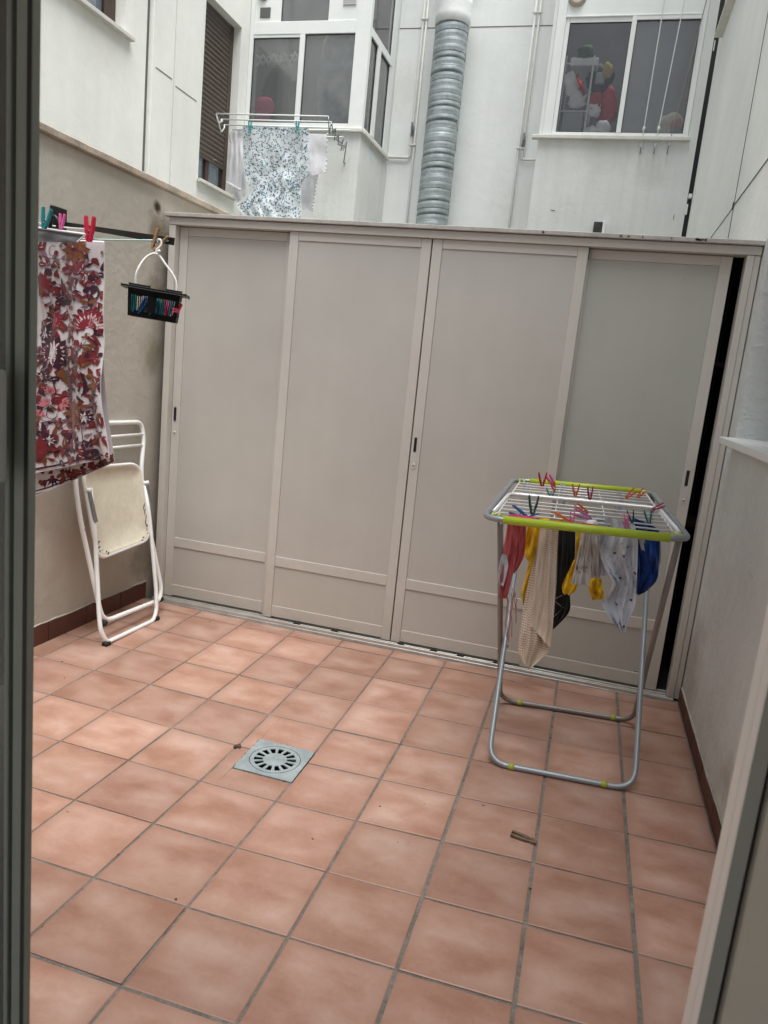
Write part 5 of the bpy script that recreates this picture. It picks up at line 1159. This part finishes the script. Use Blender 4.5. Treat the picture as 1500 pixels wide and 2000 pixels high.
cloth('pale_blue_garment', 'pale blue garment tucked between the knitted top and the patterned shirt', 'garment', 'cloth_shirt', [Sheet(cc((905, 0), (915, 140), (925, 300), (945, 470)), cc((1010, 0), (1005, 150), (1010, 300), (1030, 460)), .69, 2.2, .014, 91)], 10, 16)
cloth('denim_garment', 'blue grey garment showing behind the patterned shirt and bodysuit', 'garment', 'cloth_denim', [Sheet(cc((1130, 0), (1150, 200), (1180, 520)), cc((1300, 40), (1300, 250), (1265, 520)), .86, 2.2, .014, 92)], 10, 16)
cloth('mustard_garment', 'mustard yellow garment hanging deep behind the black one', 'garment', 'cloth_yellow', [Sheet(cc((570, 0), (560, 150), (545, 330)), cc((660, 0), (655, 150), (640, 300)), .96, 1.8, .014, 93)], 10, 14)
bm = BM(); p = atY(1156, 1024, .56)
bmesh.ops.create_icosphere(bm, subdivisions=3, radius=1, matrix=Matrix.Translation(p) @ Matrix.Diagonal((.022, .02, .018, 1)))
for v in bm.verts: v.co += Vector((math.sin(v.co.z * 300), math.cos(v.co.x * 280), math.sin(v.co.x * 250))) * .0018
tag(link('white_sock', bm, 'cloth_white', smooth=True), 'bunched white sock lying on the front wires above the knitted top', 'sock')
for (u, v, y_, m_, lb, sx) in ((1099, 948, 1.40, 'cloth_pale', 'pale blue grey cloth tip sticking up behind the rear wires, left of centre', .022), (1210, 963, 1.32, 'cloth_pale', 'light blue sock tip sticking up between the rear wires on the right', .022)):
    bm = BM(); p = atY(u, v, y_); s = Sheet([(u - 5, v - 4), (u - 7, v + 14), (u - 12, v + 40)], [(u + 2, v - 5), (u + 7, v + 10), (u + 10, v + 40)], y_, 1.5, .006, int(u)); s.grid(bm, 8, 8)
    tag(link('sock', bm, m_, smooth=True), lb, 'sock')

# pegs on the airer
G3 = 'pegs on the airer'
PEGS = [('peg_red', (1059, 949), (1060, 922), 1.25, 1.22, 'red peg standing upright at the rear left of the airer', 12, None),
 ('peg_pink', (1083, 950), (1069, 927), 1.28, 1.25, 'pink peg leaning left right behind the upright red one', 6, None),
 ('peg_orange', (1083, 960), (1079, 940), 1.22, 1.2, 'small orange peg just below the leaning pink peg', 8, None),
 ('peg_aqua', (1076, 971), (1076, 955), 1.10, 1.08, 'turquoise peg on the wire just behind the middle bar', 20, None),
 ('peg_orange', (1124, 969), (1125, 944), 1.15, 1.13, 'orange peg standing on the rear wires, near the middle', 12, None),
 ('peg_magenta', (1152, 975), (1153, 950), 1.10, 1.08, 'dark magenta peg upright beside the orange rear peg', 8, None),
 ('peg_orange', (1222, 973), (1243, 955), 1.22, 1.22, 'orange peg tipped to the right on the rear wires, left of a pair', 8, (.5, 0, 1)),
 ('peg_orange', (1244, 972), (1258, 958), 1.24, 1.24, 'orange peg tipped to the right on the rear wires, right of a pair', 9, (.5, 0, 1)),
 ('peg_magenta', (1274, 995), (1291, 988), .98, .98, 'plum coloured peg lying at the right end of the middle bar', 6, (0, 0, 1)),
 ('peg_green', (1040, 1004), (1043, 967), .66, .64, 'dark green peg standing upright at the front left', 11, None),
 ('peg_blue', (1030, 1012), (997, 993), .58, .60, 'dark blue peg lying open toward the left front corner', 10, (0, 0, 1)),
 ('peg_blue', (1026, 1013), (1049, 1009), .575, .58, 'short blue peg lying below the dark green one', 8, (0, .3, 1)),
 ('peg_hot', (1047, 1016), (992, 1010), .54, .54, 'long pink peg lying flat above the green front grip', 2, (0, 1, .1)),
 ('peg_orange', (1116, 1022), (1076, 1008), .555, .555, 'big orange peg lying open on the front wires', 11, (0, 0, 1)),
 ('peg_orange', (1148, 1002), (1124, 985), .72, .70, 'orange peg lying on the wires behind the lilac peg', 4, (0, 0, 1)),
 ('peg_lilac', (1155, 1013), (1119, 999), .60, .60, 'lilac peg lying slanted beside the big orange peg', 7, (0, 0, 1)),
 ('peg_pink', (1117, 1026), (1118, 1010), .57, .57, 'small pink peg hanging between the orange and lilac pegs', 6, None),
 ('peg_red', (1119, 1026), (1168, 1031), .535, .535, 'red peg lying flat along the front grip by the white sock', 2.5, (0, 0, 1)),
 ('peg_pink', (1224, 1030), (1223, 1005), .60, .60, 'pink peg clipping the patterned shirt', 6, None),
 ('peg_green', (1235, 1020), (1231, 997), .66, .64, 'dark green peg left of the teal one above the blue bodysuit', 10, None),
 ('peg_teal', (1268, 1023), (1265, 995), .70, .68, 'teal peg clipping the blue bodysuit', 10, None)]
for (m, jaw, tip, y0, y1, lb, op, sd) in PEGS: peg_px('clothes_peg', lb, m, jaw, tip, y0, y1, op, G3, sd)

# old wooden peg on the floor
z0 = zf(.86, .11) + .0065
peg('clothes_peg', 'weathered wooden peg lying alone on the floor tiles', 'wood_peg_old', (.900, .1045, z0), Vector((.819, .119, z0 + .002)) - Vector((.900, .1045, z0)), (.1, 1, .25), 3, None, 1.15)
# dirt clump in the joint by the drain
bm = BM(); rnd = random.Random(1)
for k in range(6): bmesh.ops.create_icosphere(bm, subdivisions=1, radius=R_(.004, .009), matrix=Matrix.Translation((-.298 + R_(-.012, .012), .286 + R_(-.014, .014), zf(-.3, .29) + .003)))
tag(link('dirt_clump', bm, 'rust'), 'dark lump of dirt in the tile joint left of the drain', 'dirt')

bm = BM(); rnd = random.Random(8)
for k in range(70):
    x, y = rnd.uniform(-1.4, 1.45), rnd.uniform(-.9, 1.55)
    if rnd.random() < .5: x = round(x / .3) * .3 + rnd.uniform(-.006, .006)
    elif rnd.random() < .4: y = rnd.uniform(1.4, 1.6)
    r = rnd.uniform(.0012, .0032)
    if DX0 - .01 < x < DX1 + .01 and DY0 - .01 < y < DY1 + .01: continue
    bmesh.ops.create_icosphere(bm, subdivisions=1, radius=r, matrix=Matrix.Translation((x, y, zf(x, y) + r * .4)) @ Matrix.Diagonal((rnd.uniform(.7, 2), rnd.uniform(.7, 1.5), .6, 1)))
o = link('dirt_specks', bm, 'rust'); o['kind'] = 'stuff'; o['label'] = 'scattered dark grit on the terracotta floor tiles'; o['category'] = 'grit'
# ------------------------------------------------------------------ the house the picture is taken from: facade, door frame, open sliding door
t = thing('house', 'facade and beige room wall around the doorway in the foreground', 'house', (.7, -1.7, 0))
bm = BM(); TF = lambda u, v, d: Vector((u, -1.6 - d, v))
wall_holes(bm, TF, -3.44, 1.51, -.06, 2.36, [(-.60, 1.0440, -.06, 2.2, .015)]); part('facade', bm, 'upper_render', t)
bm = BM(); box(bm, .66, 1.505, -.75, .66, 2.97, 3.05, .004); part('added_shade_slab', bm, 'sill_stone', t)  # invented slab out of view, added to darken the floor on the right
bm = BM()
box(bm, 1.0446, 1.6, -1.656, -1.617, -.05, 2.3, .004); box(bm, -1.5, -.65, -1.745, -1.70, -.05, 2.3); box(bm, -.649, 1.6, -1.745, -1.70, 2.2, 2.3)
box(bm, 2.2, 2.25, -5.0, -1.75, -.05, 2.3); box(bm, -1.55, -1.5, -5.0, -1.7, -.05, 2.3); box(bm, -1.5, 2.2, -5.05, -5.0, -.05, .6)  # low rear wall: opening added above it to let sky light in
box(bm, -1.55, 2.25, -4.0, -1.62, 2.31, 2.35)
part('room_wall', bm, 'room_wall', t)
bm = BM(); quad(bm, (-1.5, -5, -.02), (2.2, -5, -.02), (2.2, -1.7, -.02), (-1.5, -1.7, -.02)); o = link('room_floor', bm, 'room_wall'); o['kind'] = 'structure'
t = thing('door_frame', 'pale aluminium door frame upright at the right of the open doorway', 'door frame', (1.04, -1.65, 0))
bm = BM()
box(bm, 1.0292, 1.041, -1.6242, -1.6005, -.04, 2.2, .0012); box(bm, 1.0292, 1.041, -1.6440, -1.6269, -.04, 2.2, .0012)
part('upright', bm, 'jamb_white', t)
bm = BM(); box(bm, 1.0325, 1.041, -1.6267, -1.6244, -.04, 2.2); part('groove', bm, 'groove', t)
bm = BM(); box(bm, 1.0300, 1.041, -1.6465, -1.6442, -.04, 2.2, .0008); part('inner_face', bm, 'jamb_shaded_side', t)
bm = BM(); box(bm, 1.0412, 1.0438, -1.640, -1.601, -.04, 2.2); part('shadow_gap', bm, 'dark_gap', t)
bm = BM(); box(bm, -.60, 1.029, -1.645, -1.6005, 2.15, 2.199); part('head', bm, 'jamb_white', t)
t = thing('sliding_door', 'dark grey green sliding door leaf edge with handle at the far left', 'door', (.2, -1.65, 0))
def LX(px, y=-1.652): return atY(px, 1200, y).x
yl = -1.652
bm = BM(); box(bm, LX(24.5), LX(52.5), yl, -1.641, -.02, 2.14, .0012); part('stile', bm, 'leaf_metal', t)
bm = BM(); box(bm, LX(9), LX(17.5), yl - .001, -1.641, -.02, 2.14, .001); part('stile', bm, 'leaf_metal', t)
bm = BM(); box(bm, LX(45), LX(52.3), yl - .0008, yl - .0002, -.02, 2.14); part('seal', bm, 'gasket', t)
bm = BM(); box(bm, LX(17.5) + .0003, LX(24.5) - .0003, yl + .006, -1.641, -.02, 2.14); part('seal', bm, 'gasket', t)
bm = BM(); a_, b_ = atY(0, 940, -1.67), atY(18, 722, -1.67); box(bm, a_.x - .02, b_.x, -1.680, -1.670, a_.z, b_.z, .004, 0, 3); box(bm, a_.x - .04, a_.x - .015, -1.67, -1.652, a_.z + .03, b_.z - .03, .003); part('handle', bm, 'leaf_handle', t)
bm = BM(); box(bm, -.55, LX(8.5), -1.648, -1.642, .06, 2.08); part('pane', bm, 'dark_glass', t)
bm = BM(); box(bm, -.55, .325, -1.66, -1.615, -.02, .055); box(bm, -.55, .325, -1.66, -1.615, 2.085, 2.14); part('rail', bm, 'leaf_metal', t)

# ------------------------------------------------------------------ light
w = bpy.data.worlds.new('World'); SC.world = w; w.use_nodes = True; nt = w.node_tree
bg = nt.nodes['Background']; sk = nt.nodes.new('ShaderNodeTexSky'); sk.sky_type = 'NISHITA'; sk.sun_disc = False
EL, AZ = math.radians(74), math.radians(140)
sk.sun_elevation = EL; sk.sun_rotation = AZ; sk.air_density = 1.0; sk.dust_density = 5.0; sk.ozone_density = 1.0
hs = nt.nodes.new('ShaderNodeHueSaturation'); hs.inputs['Saturation'].default_value = .5
nt.links.new(sk.outputs[0], hs.inputs['Color']); nt.links.new(hs.outputs[0], bg.inputs['Color']); bg.inputs['Strength'].default_value = .15
sd = bpy.data.lights.new('sun', 'SUN'); sd.energy = 5.0; sd.angle = math.radians(52); sd.color = (.99, 1, .985)
so = bpy.data.objects.new('sun', sd); COL.objects.link(so)
dirv = Vector((math.sin(AZ) * math.cos(EL), math.cos(AZ) * math.cos(EL), math.sin(EL)))
so.rotation_euler = dirv.to_track_quat('Z', 'Y').to_euler(); so.location = (0, 0, 12)

# ------------------------------------------------------------------ camera
cd = bpy.data.cameras.new('camera'); co = bpy.data.objects.new('camera', cd); COL.objects.link(co)
M = Matrix((CR[0], -CR[1], -CR[2])).transposed().to_4x4(); M.translation = CP; co.matrix_world = M
cd.sensor_fit = 'VERTICAL'; cd.sensor_height = 36; cd.sensor_width = 27; cd.lens = CF / 2000 * 36; cd.clip_start = .02; cd.clip_end = 300
cd.dof.use_dof = True; cd.dof.focus_distance = 4.2; cd.dof.aperture_fstop = 13.0
SC.camera = co
SC.view_settings.view_transform = 'Standard'; SC.view_settings.look = 'None'; SC.view_settings.exposure = 0; SC.view_settings.gamma = 1
SC.render.engine = 'CYCLES'
SC.cycles.use_denoising = True; SC.cycles.max_bounces = 10; SC.cycles.diffuse_bounces = 6; SC.cycles.transparent_max_bounces = 12; SC.cycles.sample_clamp_indirect = 6
SC.render.resolution_x = 768; SC.render.resolution_y = 1024
